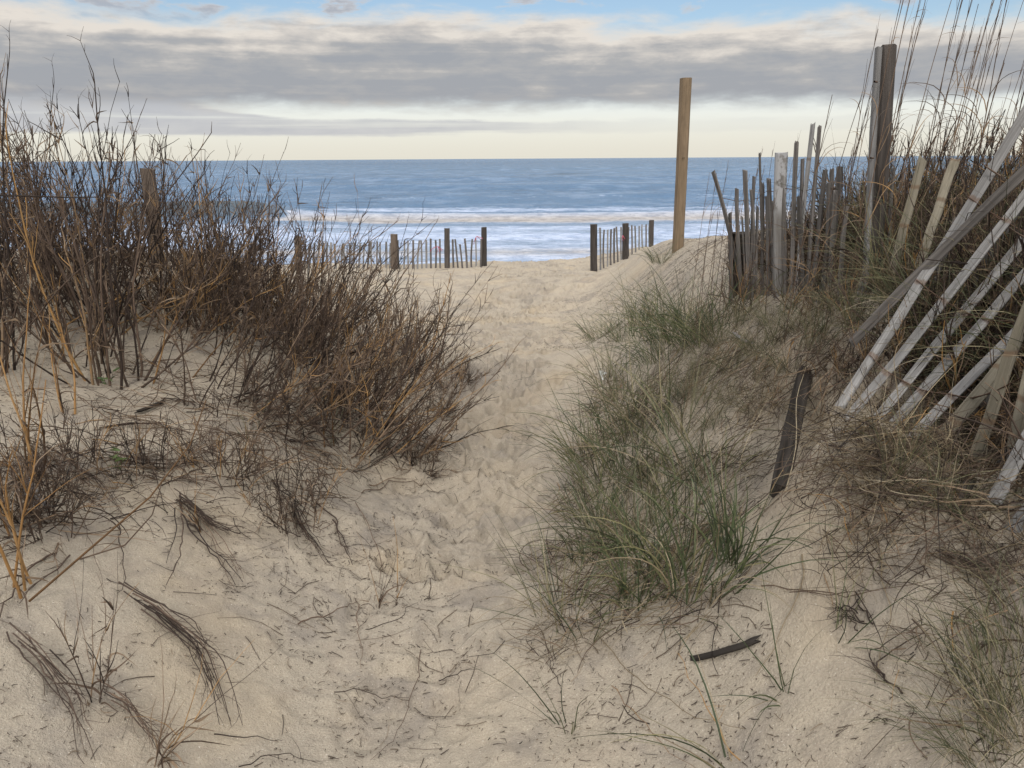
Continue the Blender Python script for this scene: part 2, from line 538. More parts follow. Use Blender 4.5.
atten = sstep((900 - SY) / 800)
Z = SEA + atten * (fbm(SX * .12, SY * .5, 5, 3) * .16 + fbm(SX * .5, SY * 1.4, 6, 2) * .05) * sstep((SY - 30) / 25)
left = sstep((-16 - SX) / 6) * sstep((SX + 52) / 10)
broke = 1 - .75 * left
y1 = 63 + 7 * wob
Z += ridge(y1, .30 + .95 * left, 3.5, 1.6 - .2 * left)
y2 = 47 + 5 * wob
Z += ridge(y2, .14, 2.0, .8)
y3 = 38 + 3 * fbm(SX * .05, SY * 0, 73, 2)
Z += ridge(y3, .06, 1.5, .5)
for yc, am, sd in ((92, .42, 75), (128, .5, 76), (175, .6, 77), (250, .6, 78), (340, .6, 79)):
    Z += ridge(yc + yc * .06 * fbm(SX * 2.2 / yc, SY * 0, sd, 2), am * np.clip(.7 + fbm(SX * 3 / yc, SY * 0, sd + 9, 2), 0, 1.3), yc * .05, yc * .035)
Z -= sstep((31 - SY) / 3) * .25
foam = np.zeros_like(Z)
foam = np.maximum(foam, .60 * sstep((60 - SY) / 4))                                           # the wash
foam = np.maximum(foam, broke * 1.0 * np.exp(-((SY - y1 + 2.5) / 4.2) ** 2))                  # the broken wave
foam = np.maximum(foam, broke * .62 * np.exp(-((SY - y1 - 9) / 5.5) ** 2))
foam = np.where(left > .3, np.where((SY > y1 - 2.2) & (SY < y1 + 8), foam * .15, foam), foam)
foam = np.maximum(foam, .95 * np.exp(-((SY - y2 + .8) / 1.8) ** 2))
foam = np.maximum(foam, .9 * np.exp(-((SY - y3 + .3) / 1.3) ** 2))
foam = np.maximum(foam, .30 * np.exp(-((SY - 92) / 6) ** 2))
foam = foam * (1 - .8 * broke * np.exp(-((SY - y1 + 7.2) / .9) ** 2))  # foam cut along the breaker's foot, painting its shadow as a dark streak
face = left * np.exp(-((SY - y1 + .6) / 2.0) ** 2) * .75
sandy = np.maximum(.85 * broke * np.exp(-((SY - y1 + 3.5) / 3.2) ** 2), .7 * np.exp(-((SY - 38.5 - 2 * wob) / 1.6) ** 2))
jn, in_ = SX.shape
idx = np.arange(jn * in_).reshape(jn, in_)
F = np.stack([idx[:-1, :-1], idx[:-1, 1:], idx[1:, 1:], idx[1:, :-1]], -1).reshape(-1, 4)
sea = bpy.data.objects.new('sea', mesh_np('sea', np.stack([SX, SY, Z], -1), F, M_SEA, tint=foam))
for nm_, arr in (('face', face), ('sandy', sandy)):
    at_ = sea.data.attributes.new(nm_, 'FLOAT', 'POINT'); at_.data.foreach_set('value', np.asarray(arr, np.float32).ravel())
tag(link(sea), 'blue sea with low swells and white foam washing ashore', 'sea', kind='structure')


# ------------------------------------------------------------------ timber: posts, slats, wires
def timber_mesh(name, L, w, t, mat, r, bend=.006, chip=.01, segs=7, slant=0.):
    """a board or post along local z: chamfered section, slight warp, worn ends"""
    c = min(w, t) * .18
    sec = np.array([(-w / 2 + c, -t / 2), (w / 2 - c, -t / 2), (w / 2, -t / 2 + c), (w / 2, t / 2 - c),
                    (w / 2 - c, t / 2), (-w / 2 + c, t / 2), (-w / 2, t / 2 - c), (-w / 2, -t / 2 + c)])
    z = np.linspace(0, 1, segs + 1)
    bx = r.normal(0, bend) * 4 * z * (1 - z) + np.cumsum(r.normal(0, bend * .25, segs + 1))
    by = r.normal(0, bend) * 4 * z * (1 - z)
    V = []
    for k in range(segs + 1):
        sc = 1 + r.normal(0, .025)
        for q, (a, b) in enumerate(sec):
            zz = z[k] * L
            if k == segs:
                zz += -abs(r.normal(0, chip)) + slant * a
            if k == 0:
                zz += abs(r.normal(0, chip))
            V.append((a * sc + bx[k], b * sc + by[k], zz))
    F = []
    for k in range(segs):
        for q in range(8):
            F.append((k * 8 + q, k * 8 + (q + 1) % 8, k * 8 + 8 + (q + 1) % 8, k * 8 + 8 + q))
    F.append(tuple(reversed(range(8)))); F.append(tuple(range(segs * 8, segs * 8 + 8)))
    me = bpy.data.meshes.new(name); me.from_pydata(V, [], F); me.materials.append(mat); me.update()
    return me


def frame(bottom, top, facing):
    z = (top - bottom).normalized()
    n = Vector(facing); n = (n - z * n.dot(z)).normalized()       # local -y looks along `facing`
    x = z.cross(-n).normalized() * -1
    y = z.cross(x)
    m = Matrix((x, y, z)).transposed().to_4x4(); m.translation = bottom
    return m


def timber(name, bottom, top, w, t, mat, parent=None, facing=(0, -1, 0), **kw):
    me = timber_mesh(name, (top - bottom).length, w, t, mat, rng, **kw)
    o = bpy.data.objects.new(name, me)
    m = frame(Vector(bottom), Vector(top), facing)
    link(o, parent)
    o.matrix_basis = (Matrix.Translation(-parent.location) @ m) if parent is not None else m
    return o


def tube_obj(name, pts, rad, mat, parent=None, sides=5, tint=None, tip=1.0, origin=None):
    P = np.array([list(p) for p in pts])[None]
    off = np.array(parent.location) if parent is not None else (np.array(origin) if origin is not None else P[0, 0])
    V, F = tubes(P - off, np.array([rad]), sides, tip)
    me = mesh_np(name, V, F, mat, tint=np.full(len(V), .5 if tint is None else tint))
    o = bpy.data.objects.new(name, me); link(o, parent)
    if parent is None:
        o.location = off
    return o


def weave(slats, frac, amp, jitter=.004):
    """wire points running over and under a row of slats at one height"""
    pts = []
    for k, (b, t, n) in enumerate(slats):
        c = b + (t - b) * frac
        pts.append(c + Vector(n) * (amp if k % 2 else -amp) + Vector(rng.normal(0, jitter, 3)))
    return pts


# far fences that frame the path
def far_fence(label, posts, slat_runs, group):
    p0 = at(*posts[0][:2], posts[0][3])
    t = empty('sand_fence', p0, label, 'fence', group)
    for (px, pyb, pyt, Y, w) in posts:
        b = at(px, pyb, Y); tp = at(px, pyt, Y)
        timber('post', b - Vector((0, 0, .3)), tp, w, w, M_STUB if px < 400 else M_POST, t, bend=.004)
    for run in slat_runs:
        sl = []
        for (xb, yb_, xt, yt, Y) in run:
            b = at(xb, yb_, Y); tp = at(xt, yt, Y)
            b.z = float(gh(b.x, b.y)) - .05
            o = timber('slat', b, tp, .042 + rng.normal(0, .004), .011, M_SLATD if rng.random() < .4 else M_GREY, t, bend=.008)
            sl.append((b, tp, (0, -1, 0)))
        for fr in (.3, .62, .9):
            pts = weave(sl, fr, .012)
            tube_obj('wire', pts, .003, M_WIRE, t, 4)
    return t


run1 = []
for k, x in enumerate(np.arange(305, 484, 4.5)):
    if min(abs(x - p) for p in (394, 447)) < 3.2:
        continue
    u = (x - 380) / 104
    yt = 241.5 - 3.5 * u + rng.normal(0, .7); yb_ = 276 - 9 * u
    lean = rng.normal(0, .8)
    if abs(x - 461) < 3:
        yt = 244; lean = -2.5
    if 455 < x < 460 or 448 < x < 454:
        lean -= 1.5
    run1.append((x, yb_, x + lean, yt, 18.6 + .3 * u))
far_fence('low weathered slat fence left of the path gap, facing the sea',
          [(298, 278, 236, 18.3, .15), (394, 275, 234, 18.5, .16), (447, 269, 228, 18.8, .13), (484, 267, 227, 19.0, .13)], [run1], None)
run2 = []
for k, x in enumerate(np.arange(597, 650, 3.5)):
    if abs(x - 625) < 3.5:
        continue
    u = (x - 592) / 59
    run2.append((x, 271 - 21 * u, x + rng.normal(0, .5), 229.5 - 5 * u + 2.0 * math.sin(u * 3.1) * 0 + rng.normal(0, .6), 17.9 + 4.1 * u))
far_fence('low weathered slat fence right of the path gap, climbing the dune',
          [(594, 271, 224, 17.8, .15), (625.5, 260, 223, 20, .15), (651.5, 249, 220, 22, .13)], [run2], None)


def ribbon_thing(px, py, Y, L, label):
    p = at(px, py, Y) + Vector((0, -.05, 0))
    nn = 5
    base = np.zeros((nn, 3)); d0 = norm(np.stack([rng.normal(0, .5, nn), rng.normal(0, .2, nn) - .2, np.full(nn, -1.) + rng.random(nn) * .9], -1))
    P = curves(base, d0, np.stack([rng.normal(0, .6, nn), np.zeros(nn), np.full(nn, -.8)], -1), np.full(nn, L) * rng.uniform(.5, 1, nn), 6, 1, .25)
    V, F = ribbons(P, np.full(nn, .013), tipfrac=.8)
    o = bpy.data.objects.new('ribbon', mesh_np('ribbon', V, F, M_RED)); link(o); o.location = p
    tag(o, label, 'ribbon', 'red ribbons tied to the path fences')


ribbon_thing(438.5, 246, 18.68, .26, 'red ribbon tied low on the left fence beside its middle post')
ribbon_thing(477, 236, 18.9, .24, 'red ribbon looped at the top of the left fence by its end post')
ribbon_thing(622.5, 235, 19.7, .18, 'small red ribbon on the right fence beside its middle post')

# golden post on the dune
b = at(678, 251, 10.0); tp = at(685.6, 78, 10.0)
t = empty('wooden_post', b, 'tall new golden timber post standing alone on the dune against the sea', 'post')
timber('post_shaft', b - Vector((0, 0, .4)), tp, .120, .130, M_GOLD, t, facing=(.22, -1, 0), bend=.003, chip=.002)
kn = at(683.5, 158, 9.92)
tube_obj('bolt_hole', [kn, kn + Vector((0, -.012, 0))], .014, M_BLACK, t, 8)
kn = at(682.5, 235, 9.92)
tube_obj('bolt_hole', [kn, kn + Vector((0, -.012, 0))], .008, M_BLACK, t, 8)

# tall grey post with a pale board nailed along it
b = at(876, 300, 3.42); tp = at(887.5, 45, 3.46)
t = empty('wooden_post', b, 'tall dark grey weathered post beside the collapsed slat fence', 'post')
timber('post_shaft', b - Vector((0, 0, .3)), tp, .056, .075, M_POST, t, facing=(-.25, -1, 0), bend=.004, chip=.004)
b2 = at(866.5, 300, 3.37); t2 = at(879, 47, 3.41)
timber('batten', b2 - Vector((0, 0, .1)), t2, .022, .05, M_POSTL, t, facing=(-.25, -1, 0), bend=.003, chip=.004)
for yy in (82, 158):
    q = at(877 - (yy - 82) * .05, yy, 3.36)
    tube_obj('nail', [q, q + Vector((-.02, -.02, 0))], .004, M_WIRE, t, 6)

# stub post on the left dune
b = at(155, 272, 5.6); tp = at(147, 168, 5.6)
t = tag(timber('wooden_post', b - Vector((0, 0, .2)), tp, .085, .09, M_STUB, None, facing=(.2, -1, 0), bend=.006, chip=.012), 'short dark brown leaning post among the dead stems on the left dune', 'post')

# short black post and the peeling one
b = at(738.5, 305, 4.7); tp = at(738, 232, 4.7)
tag(timber('wooden_post', b - Vector((0, 0, .2)), tp, .10, .10, M_BLACK, None, facing=(-.2, -1, 0), chip=.008), 'short blackened post behind the upright slats at their left end', 'post')
b = at(781, 310, 4.15); tp = at(781, 152, 4.15)
t = tag(timber('wooden_post', b - Vector((0, 0, .1)), tp, .058, .09, M_PAINT, None, facing=(-.25, -1, 0), chip=.004), 'post with peeling white paint standing among the upright slats', 'post')

# upright slats, fence seen almost end on
UP = [  # bottom px, top px, depth, pale?
    (742, 290, 712.6, 170.6, 4.6, 0), (731, 297, 730, 212, 4.6, 1), (744, 300, 736.4, 187.6, 4.5, 1), (746, 300, 742, 216, 4.45, 0),
    (751, 302, 746, 169, 4.42, 0), (752, 305, 750.5, 188, 4.38, 0), (764, 314, 759.8, 152, 4.3, 0), (768, 312, 767.4, 195, 4.26, 0),
    (772.5, 332, 777, 190, 4.15, 2), (786, 312, 783, 186, 4.08, 1), (792, 300, 795.5, 140, 4.0, 1), (794, 326, 813.5, 121, 3.92, 2),
    (806, 310, 819.5, 124, 3.85, 0), (811, 305, 825, 169, 3.8, 1), (815, 310, 832, 167, 3.75, 0), (819, 316, 839.5, 166, 3.7, 1), (755, 308, 757.5, 205, 4.36, 1),
    (779, 322, 772, 200, 4.2, 0), (760, 308, 763.5, 182, 4.33, 0), (774, 312, 769, 178, 4.22, 0), (800, 308, 803, 158, 3.95, 0), (804, 312, 799.5, 196, 3.9, 1), (823, 314, 829, 182, 3.68, 0), (828, 316, 836, 190, 3.62, 0), (837, 312, 846, 205, 3.55, 0), (748, 304, 753.5, 176, 4.42, 0), (850, 322, 863, 277, 3.45, 2), (889, 270, 894, 166, 3.5, 0)]
p0 = at(790, 315, 4.1)
t = empty('sand_fence', p0, 'row of upright grey slats seen end on beside the tall dark post', 'fence')
sl = []
for (xb, yb_, xt, yt, Y, c) in UP:
    b = at(xb, yb_, Y); tp = at(xt, yt, Y + .03)
    g = float(gh(b.x, b.y))
    if b.z > g - .05 and Y > 3.5:
        d = (tp - b).normalized(); b = b - d * ((b.z - g + .06) / max(d.z, .5))
    timber('slat', b, tp, .030 + rng.normal(0, .003), .010, (M_SLATD, M_SLATD, M_GREY)[c], t, facing=(-1, -.12 + rng.normal(0, .18), 0), bend=.008, slant=rng.normal(0, .15))
    if Y > 3.6:
        sl.append((b, tp, (-.7, -.7, 0)))
sl.sort(key=lambda s: -s[0].y)
for hz in (.25, .55):
    pts = []
    for k, (b, tp, n) in enumerate(sl):
        zz = float(gh(b.x, b.y)) + hz
        f = (zz - b.z) / (tp.z - b.z)
        if 0 < f < 1:
            pts.append(b + (tp - b) * f + Vector(n) * (.009 if k % 2 else -.009))
    tube_obj('wire', pts, .0018, M_WIRE, t, 4)

# collapsed slats leaning over to the right
LEAN = [  # bottom px, top px, depth bottom, depth top, width, thickness, material
    (882, 308, 919, 154, 3.16, 3.22, .040, .012, M_OLIVE), (917, 285, 958, 157, 2.98, 3.05, .040, .011, M_OLIVE),
    (837, 409, 1030, 97, 2.60, 2.72, .040, .011, M_GREY), (846, 422, 1040, 172, 2.52, 2.62, .036, .010, M_GREY),
    (863, 433, 1034, 226, 2.46, 2.56, .037, .010, M_GREY), (877, 441, 1044, 254, 2.40, 2.48, .036, .010, M_GREY),
    (903, 447, 1032, 304, 2.30, 2.36, .036, .010, M_GREY), (926, 456, 1010, 350, 2.20, 2.24, .046, .012, M_OLIVE),
    (972, 464, 1018, 322, 2.06, 2.10, .038, .011, M_OLIVE), (1014, 450, 1046, 300, 1.98, 2.02, .036, .010, M_OLIVE),
    (992, 504, 1064, 380, 1.86, 1.92, .042, .011, M_GREY), (1008, 536, 1066, 470, 1.78, 1.82, .042, .012, M_GREY)]
p0 = at(900, 440, 2.35)
t = empty('sand_fence', p0, 'collapsed pale slat fence leaning over to the right on the dune', 'fence')
sl = []
for (xb, yb_, xt, yt, Yb, Yt, w, th, mt) in LEAN:
    b = at(xb, yb_, Yb); tp = at(xt, yt, Yt)
    if (tp - b).length < .95 and xt > 1012:
        tp = b + (tp - b).normalized() * rng.uniform(1.05, 1.2)
    timber('slat', b, tp, w * .87, th, mt, t, facing=(-.55, -.8, .45), bend=.012, chip=.018)
    sl.append((b, tp, (-.4, -.6, .4)))
for (xb, yb_, xt, yt, Yb, Yt) in [(905, 330, 960, 215, 2.95, 3.0), (925, 372, 1022, 205, 2.72, 2.8), (950, 385, 1040, 235, 2.6, 2.66), (965, 420, 1040, 300, 2.42, 2.46), (985, 405, 1048, 275, 2.35, 2.4), (998, 470, 1040, 395, 2.1, 2.13)]:
    timber('slat', at(xb, yb_, Yb), at(xt, yt, Yt), .033, .010, M_SLATD, t, facing=(-.55, -.8, .45), bend=.012, chip=.018)
for dist in (.22, .52, .84):
    pts = []
    for k, (b, tp, n) in enumerate(sl[2:]):
        L = (tp - b).length
        if L > dist + .05:
            pts.append(b + (tp - b) * (dist / L) + Vector(n) * (.010 if k % 2 else -.010))
    if len(pts) > 2:
        tube_obj('wire', pts, .0019, M_WIRE, t, 4)
        tube_obj('wire', [p - Vector(sl[2][2]) * (.020 if k % 2 == 0 else -.020) * -1 for k, p in enumerate(pts)], .0019, M_WIRE, t, 4)
b = at(850, 345, 2.75); tp = at(1062, 138, 2.50)
t = tag(timber('fallen_board', b, tp, .036, .018, M_SLATD, None, facing=(-.2, -.9, .5), bend=.006), 'dark grey board lying diagonally across the tops of the collapsed slats', 'board')

# dark plank sliding down the sand with a pale reed on it
b = at(778, 502, 2.52); tp = at(806, 352, 2.86)
b = on_ground(778, 500) + Vector((0, 0, .008)); tp = on_ground(806, 366) + Vector((0, 0, -.03))
tag(timber('fallen_post', b, tp, .062, .05, M_BLACK, None, facing=(-.35, -.9, .5), bend=.004, chip=.03), 'blackened square post half sunk in the sand slope below the upright slats', 'post')
rp = [b + (tp - b) * f + Vector((.012 - .03 * f + .012 * math.sin(f * 7), -.030, .040 + .012 * math.sin(f * 5))) for f in np.linspace(-.02, 1.05, 9)]
rp = [Vector((p.x, p.y, p.z + .0)) for p in rp]
tag(tube_obj('dry_reed', rp, .002, M_TAN, None, 4, .95, .6), 'thin pale dry reed lying along the blackened fallen post', 'reed')

# small loose pieces of timber and litter
def lying(name, pa, pb, w, th, mat, lift=.004):
    A = on_ground(*pa); B = on_ground(*pb)
    A.z += lift; B.z += lift
    return timber(name, A, B, w, th, mat, None, facing=(0, -.3, 1), bend=.006, chip=.035)


tag(lying('driftwood', (682, 665), (764, 640), .020, .008, M_BLACK), 'charred flat sliver of wood lying on the sand near the bottom of the picture', 'driftwood')
tag(lying('broken_slat', (733, 338), (752, 350), .022, .01, M_POSTL, .03), 'short white broken slat piece lying in the grass under the upright slats', 'broken slat')
tag(lying('broken_slat', (22, 478), (46, 512), .05, .012, M_POSTL, .006), 'pale weathered slat stump half buried at the left edge', 'broken slat')
tag(lying('driftwood', (952, 528), (969, 482), .028, .02, M_BLACK, .02), 'dark rotten stick poking from the sand under the collapsed slats', 'driftwood')
tag(lying('driftwood', (135, 415), (168, 402), .02, .012, M_BLACK, .01), 'short black piece of wood lying among the dead stems on the left dune', 'driftwood')
pl = on_ground(601, 380); nn = 7
P = curves(np.zeros((nn, 3)), norm(rng.normal(size=(nn, 3)) + np.array([0, 0, 1.])), rng.normal(0, .8, (nn, 3)), np.full(nn, .045), 4, 1, .3)
V, F = ribbons(P, np.full(nn, .02), tipfrac=.6)
o = bpy.data.objects.new('plastic_scrap', mesh_np('plastic_scrap', V, F, M_WHITE)); link(o); o.location = pl + Vector((0, -.02, .04))
tag(o, 'tiny crumpled white scrap of plastic caught in the grass beside the path', 'litter')


# ------------------------------------------------------------------ plants
def rr(r, a, b, n):
    return r.uniform(a, b, n)


def shrub_meshes(seed, n=46, spread=.22, hmin=.45, hmax=1.0, wind=(.28, 0, 0), name='shrub', stemr=.0042, twigs=6, low=.25):
    """stems, twigs and curled dry leaves of one dead shrub"""
    r = np.random.default_rng(seed)
    acc = Acc(); lf = Acc()
    a = rr(r, 0, 2 * math.pi, n); q = np.sqrt(r.random(n)) * spread
    base = np.stack([np.cos(a) * q, np.sin(a) * q, np.full(n, -.06)], -1)
    out = np.stack([np.cos(a), np.sin(a), np.zeros(n)], -1)
    flat = r.random(n) < low
    d0 = np.array([0, 0, 1.]) + out * rr(r, .0, .55, n)[:, None] + np.array(wind) + r.normal(0, .14, (n, 3))
    d0[flat] += (r.normal(0, .9, (n, 3)) * np.array([1, 1, .1]))[flat]
    L = rr(r, hmin, hmax, n); L[flat] *= .75
    bend = r.normal(0, .22, (n, 3)) + np.array([0, 0, .1]); bend[flat, 2] -= .35
    P = curves(base, norm(d0), bend, L, 9, 1.2, .07, r)
    tint = np.clip(r.normal(.40, .24, n), 0, .82); tint[r.random(n) < .08] = .93
    acc.add(tubes(P, rr(r, .6, 1.25, n) * stemr, 4, .3), tint)
    T = tangents(P)
    k = twigs * n
    si = np.repeat(np.arange(n), twigs); sk = r.integers(2, 10, k)
    tb = P[si, sk]; td = norm(T[si, sk] * 1.0 + r.normal(0, .30, (k, 3)) + np.array([0, 0, .15]))
    tl = rr(r, .08, .36, k) * (1.15 - sk / 13)
    TP = curves(tb, td, r.normal(0, .3, (k, 3)) + np.array([0, 0, .35]), tl, 4, 1, .10, r)
    tt = np.clip(tint[si] + r.normal(0, .10, k), 0, 1)
    acc.add(tubes(TP, rr(r, .0019, .0032, k), 4, .4), tt)
    k2 = int(k * .7)
    sj = r.integers(0, k, k2); sk2 = r.integers(1, 5, k2)
    P2 = curves(TP[sj, sk2], norm(tangents(TP)[sj, sk2] + r.normal(0, .45, (k2, 3))), r.normal(0, .3, (k2, 3)), rr(r, .03, .10, k2), 3, 1, .1, r)
    acc.add(tubes(P2, np.full(k2, .0012), 3, .4), tt[sj])
    k3 = n * 6
    si = r.integers(0, n, k3); sk = r.integers(1, 9, k3)
    LP = curves(P[si, sk], norm(T[si, sk] + r.normal(0, .6, (k3, 3))), r.normal(0, 1.3, (k3, 3)) - np.array([0, 0, .9]), rr(r, .03, .13, k3), 5, 1, .25, r)
    lf.add(ribbons(LP, rr(r, .003, .009, k3), r), r.random(k3))
    return acc.mesh('stems', M_STEM), lf.mesh('dry_leaves', M_DRYLEAF)


def plant(name, parts, loc, rz, sc, label, cat, group=None, tilt=(0, 0)):
    """an Empty at the root with one mesh child per part; meshes are shared between copies"""
    e = empty(name, loc, label, cat, group)
    e.rotation_euler = (tilt[0], tilt[1], rz); e.scale = (sc, sc, sc) if not isinstance(sc, tuple) else sc
    for pn, me in parts:
        o = bpy.data.objects.new(pn, me); o.parent = e; col.objects.link(o)
    return e


SH = [shrub_meshes(100 + i, n=int(rng.integers(20, 28)), hmin=.4, hmax=1.15, spread=.24, stemr=.0056) for i in range(8)]
SHT = [shrub_meshes(200 + i, n=20, spread=.13, hmin=.7, hmax=1.45, wind=(.06, 0, 0), twigs=8, low=.1, stemr=.0058) for i in range(4)]
SHS = [shrub_meshes(350 + i, n=20, stemr=.0054, spread=.3, hmin=.4, hmax=.95, wind=(.55, -.05, -.1), low=.5) for i in range(5)]
SHL = [shrub_meshes(300 + i, n=30, spread=.2, hmin=.25, hmax=.6, wind=(.2, -.1, 0), low=.5) for i in range(4)]


def shrub(kind, x, y, label, group, sc=None, rz=None):
    ms = kind[int(rng.integers(len(kind)))]
    z = float(gh(x, y))
    return plant('dead_shrub', (('stems', ms[0]), ('dry_leaves', ms[1])), (x, y, z), rng.normal(0, .6) if rz is None else rz,
                 rng.uniform(.85, 1.15) if sc is None else sc, label, 'shrub', group)


def scatter(n, x0, x1, y0, y1, ok, dmin):
    pts = []
    for _ in range(6000):
        if len(pts) >= n:
            break
        x = rng.uniform(x0, x1); y = rng.uniform(y0, y1)
        if ok(x, y) and all((x - a) ** 2 + (y - b_) ** 2 > dmin * dmin for a, b_ in pts):
            pts.append((x, y))
    return pts


# the left dune: crest row, body, edge along the path
for x, y in scatter(17, -4.6, -1.1, 4.6, 6.2, lambda x, y: x < -.95 - (y - 4.9) * .05 and x / y > -.75 and not (y < 5.65 and abs(x / y + .478) < .05), .32):
    shrub(SH, x, y, 'dense brown dead shrub on the left dune crest against the sea', 'dead shrubs on the left dune crest')
for px, py in [(190, 325), (230, 340), (270, 360), (310, 375), (300, 405), (350, 400), (340, 435), (385, 425), (265, 410), (150, 310), (110, 315), (385, 385), (330, 360), (300, 430), (355, 445), (250, 420), (400, 440), (220, 390), (320, 400)]:
    g = on_ground(px, py)
    shrub(SHS, g.x, g.y, 'sprawling brown dead shrub on the dune face with stems bent over to the right', 'sprawling dead shrubs on the left dune face', rng.uniform(.7, .95), rng.normal(0, .4))
for px, py in [(262, 330), (300, 335), (330, 330), (360, 338), (395, 348), (420, 368), (285, 345)]:
    g = on_ground(px, py)
    shrub(SH, g.x, g.y, 'tall brown dead shrub on the dune shoulder with its tips against the surf', 'dead shrubs on the left dune shoulder', rng.uniform(.92, 1.15), rng.normal(.1, .3))
for px in (250, 345, 240, 150, 100, 275, 190):
    Y = rng.uniform(4.5, 5.2); x = (px - 40 - 512) / FPX * Y
    shrub(SHT, x, Y, 'tall dead shrub tip standing clear above the sea horizon on the left dune', 'tall shrub tips above the left dune', rng.uniform(.8, 1.0), rng.normal(0, .4))
for x, y in scatter(7, -2.6, -.9, 3.9, 6.2, lambda x, y: x < -.72 and x > -1.3 - (y - 3.9) * .9, .25):
    shrub(SH, x, y, 'brown twiggy dead shrub leaning over the left edge of the path', 'dead shrubs along the left path edge', rng.uniform(.6, .85))
for x, y in scatter(9, -3.4, -2.1, 3.3, 4.8, lambda x, y: x / y < -.53, .28):
    shrub(SHT, x, y, 'tall dark dead shrub with bare stems rising past the horizon at far left', 'tall dead shrubs at far left', rng.uniform(.9, 1.15))
for px, py in [(70, 470), (15, 510), (45, 530), (150, 470), (230, 475)]:
    g = on_ground(px, py)
    shrub(SHL, g.x, g.y, 'low sprawl of dead twigs on the bare sand of the left bank', 'low dead twigs on the left bank', rng.uniform(.5, .7))
for px, py in [(290, 520), (440, 410), (455, 385), (420, 470)]:
    g = on_ground(px, py)
    shrub(SHL, g.x, g.y, 'small dead twig clump at the foot of the left bank', 'twig clumps at the foot of the left bank', rng.uniform(.5, .7))


def stalk_meshes(seed, n, hmin, hmax, spread=.03, fork=4, wind=(.1, 0, 0), gold=True, rad=.0052):
    r = np.random.default_rng(seed)
    acc = Acc(); lf = Acc()
    base = np.concatenate([r.normal(0, spread, (n, 2)), np.full((n, 1), -.05)], 1)
    P = curves(base, norm(np.array([0, 0, 1.]) + np.array(wind) + r.normal(0, .13, (n, 3))), r.normal(0, .2, (n, 3)), rr(r, hmin, hmax, n), 10, 1.2, .05, r)
    acc.add(tubes(P, rr(r, .7, 1.2, n) * rad, 5, .3), r.random(n))
    k = n * fork
    si = np.repeat(np.arange(n), fork); sk = r.integers(3, 11, k)
    T = tangents(P)
    Q = curves(P[si, sk], norm(T[si, sk] + r.normal(0, .3, (k, 3))), r.normal(0, .2, (k, 3)), rr(r, .1, .3, k), 6, 1, .07, r)
    acc.add(tubes(Q, rr(r, .0012, .002, k), 3, .3), r.random(k))
    k3 = n * 7; si = r.integers(0, n, k3); sk = r.integers(1, 10, k3)
    LP = curves(P[si, sk], norm(T[si, sk] + r.normal(0, .5, (k3, 3))), r.normal(0, 1., (k3, 3)) - np.array([0, 0, 1.]), rr(r, .05, .18, k3), 6, 1, .15, r)
    lf.add(ribbons(LP, rr(r, .004, .009, k3), r), r.random(k3))
    return acc.mesh('stems', M_GOLDSTEM if gold else M_STEM), lf.mesh('dry_leaves', M_DRYLEAF)


def stalk(px, py, seed, n, h0, h1, label, gold=True, group=None, **kw):
    g = on_ground(px, py)
    ms = stalk_meshes(seed, n, h0, h1, gold=gold, **kw)
    return plant('dry_stalk', (('stems', ms[0]), ('dry_leaves', ms[1])), g, 0, 1, label, 'dry plant', group)


stalk(18, 590, 401, 5, .45, .75, 'golden brown dry stalks at the left edge of the picture', wind=(.02, 0, 0))
stalk(40, 480, 402, 5, .4, .75, 'orange dry stalks with peeling leaves on the left bank', wind=(.08, .05, 0))
stalk(4, 540, 411, 3, .4, .6, 'yellow leafy dry stalk cut off by the left picture edge', wind=(.0, .1, 0))
stalk(62, 415, 421, 3, .3, .55, 'yellow brown leafy dry stalk in front of the tall left stems', wind=(.1, .05, 0))
stalk(322, 440, 422, 3, .25, .5, 'golden dry stalk standing at the front of the left shrub mass', wind=(.15, 0, 0))
stalk(88, 705, 403, 3, .22, .40, 'slender upright dead sprig in the bare sand at lower left', False, wind=(.05, .05, 0), rad=.0026, spread=.012)
stalk(148, 766, 404, 3, .12, .22, 'small dead sprig at the bottom left edge of the picture', False, wind=(.3, 0, 0), rad=.002, spread=.015)
stalk(195, 540, 405, 1, .10, .14, 'single short yellow shoot in the bare left bank', wind=(-.2, 0, 0), rad=.003)
stalk(384, 606, 406, 2, .10, .16, 'tiny forked dead sprig standing in the middle of the path', False, wind=(.2, 0, 0), rad=.002)
stalk(268, 325, 407, 4, .35, .6, 'bent golden dry reed showing among the dark stems of the left dune', wind=(-.5, 0, 0), spread=.06)
stalk(175, 370, 408, 4, .35, .6, 'leaning golden dry stems in front of the dark left shrubs', wind=(.7, 0, 0), spread=.08)

# long leaning foreground stem that crosses the left bank
g0 = on_ground(30, 605); pts = [g0 + Vector((0, 0, .01)), at(100, 540, g0.y + .05), at(150, 497, g0.y + .12), at(190, 445, g0.y + .2), at(206, 400, g0.y + .26)]
tag(tube_obj('fallen_stalk', pts, .004, M_GOLDSTEM, None, 5, .15, .4), 'long brown dry stem slanting up to the right over the left bank', 'dry stem')
g0 = on_ground(80, 560); pts = [g0, at(125, 545, g0.y), at(152, 515, g0.y + .03), at(166, 470, g0.y + .06), at(170, 430, g0.y + .1)]
tag(tube_obj('fallen_stalk', pts, .003, M_STEM, None, 5, .5, .4), 'thin brown dry stem curving upward over the left bank', 'dry stem')
pts = [at(-15, 195, 3.5), at(30, 196, 3.55), at(70, 197.5, 3.6), at(98, 197, 3.62)]
tag(tube_obj('snapped_stem', pts, .004, M_STEM, None, 5, .1, .6), 'dark straight stem lying level across the tall stems at far left', 'dry stem')


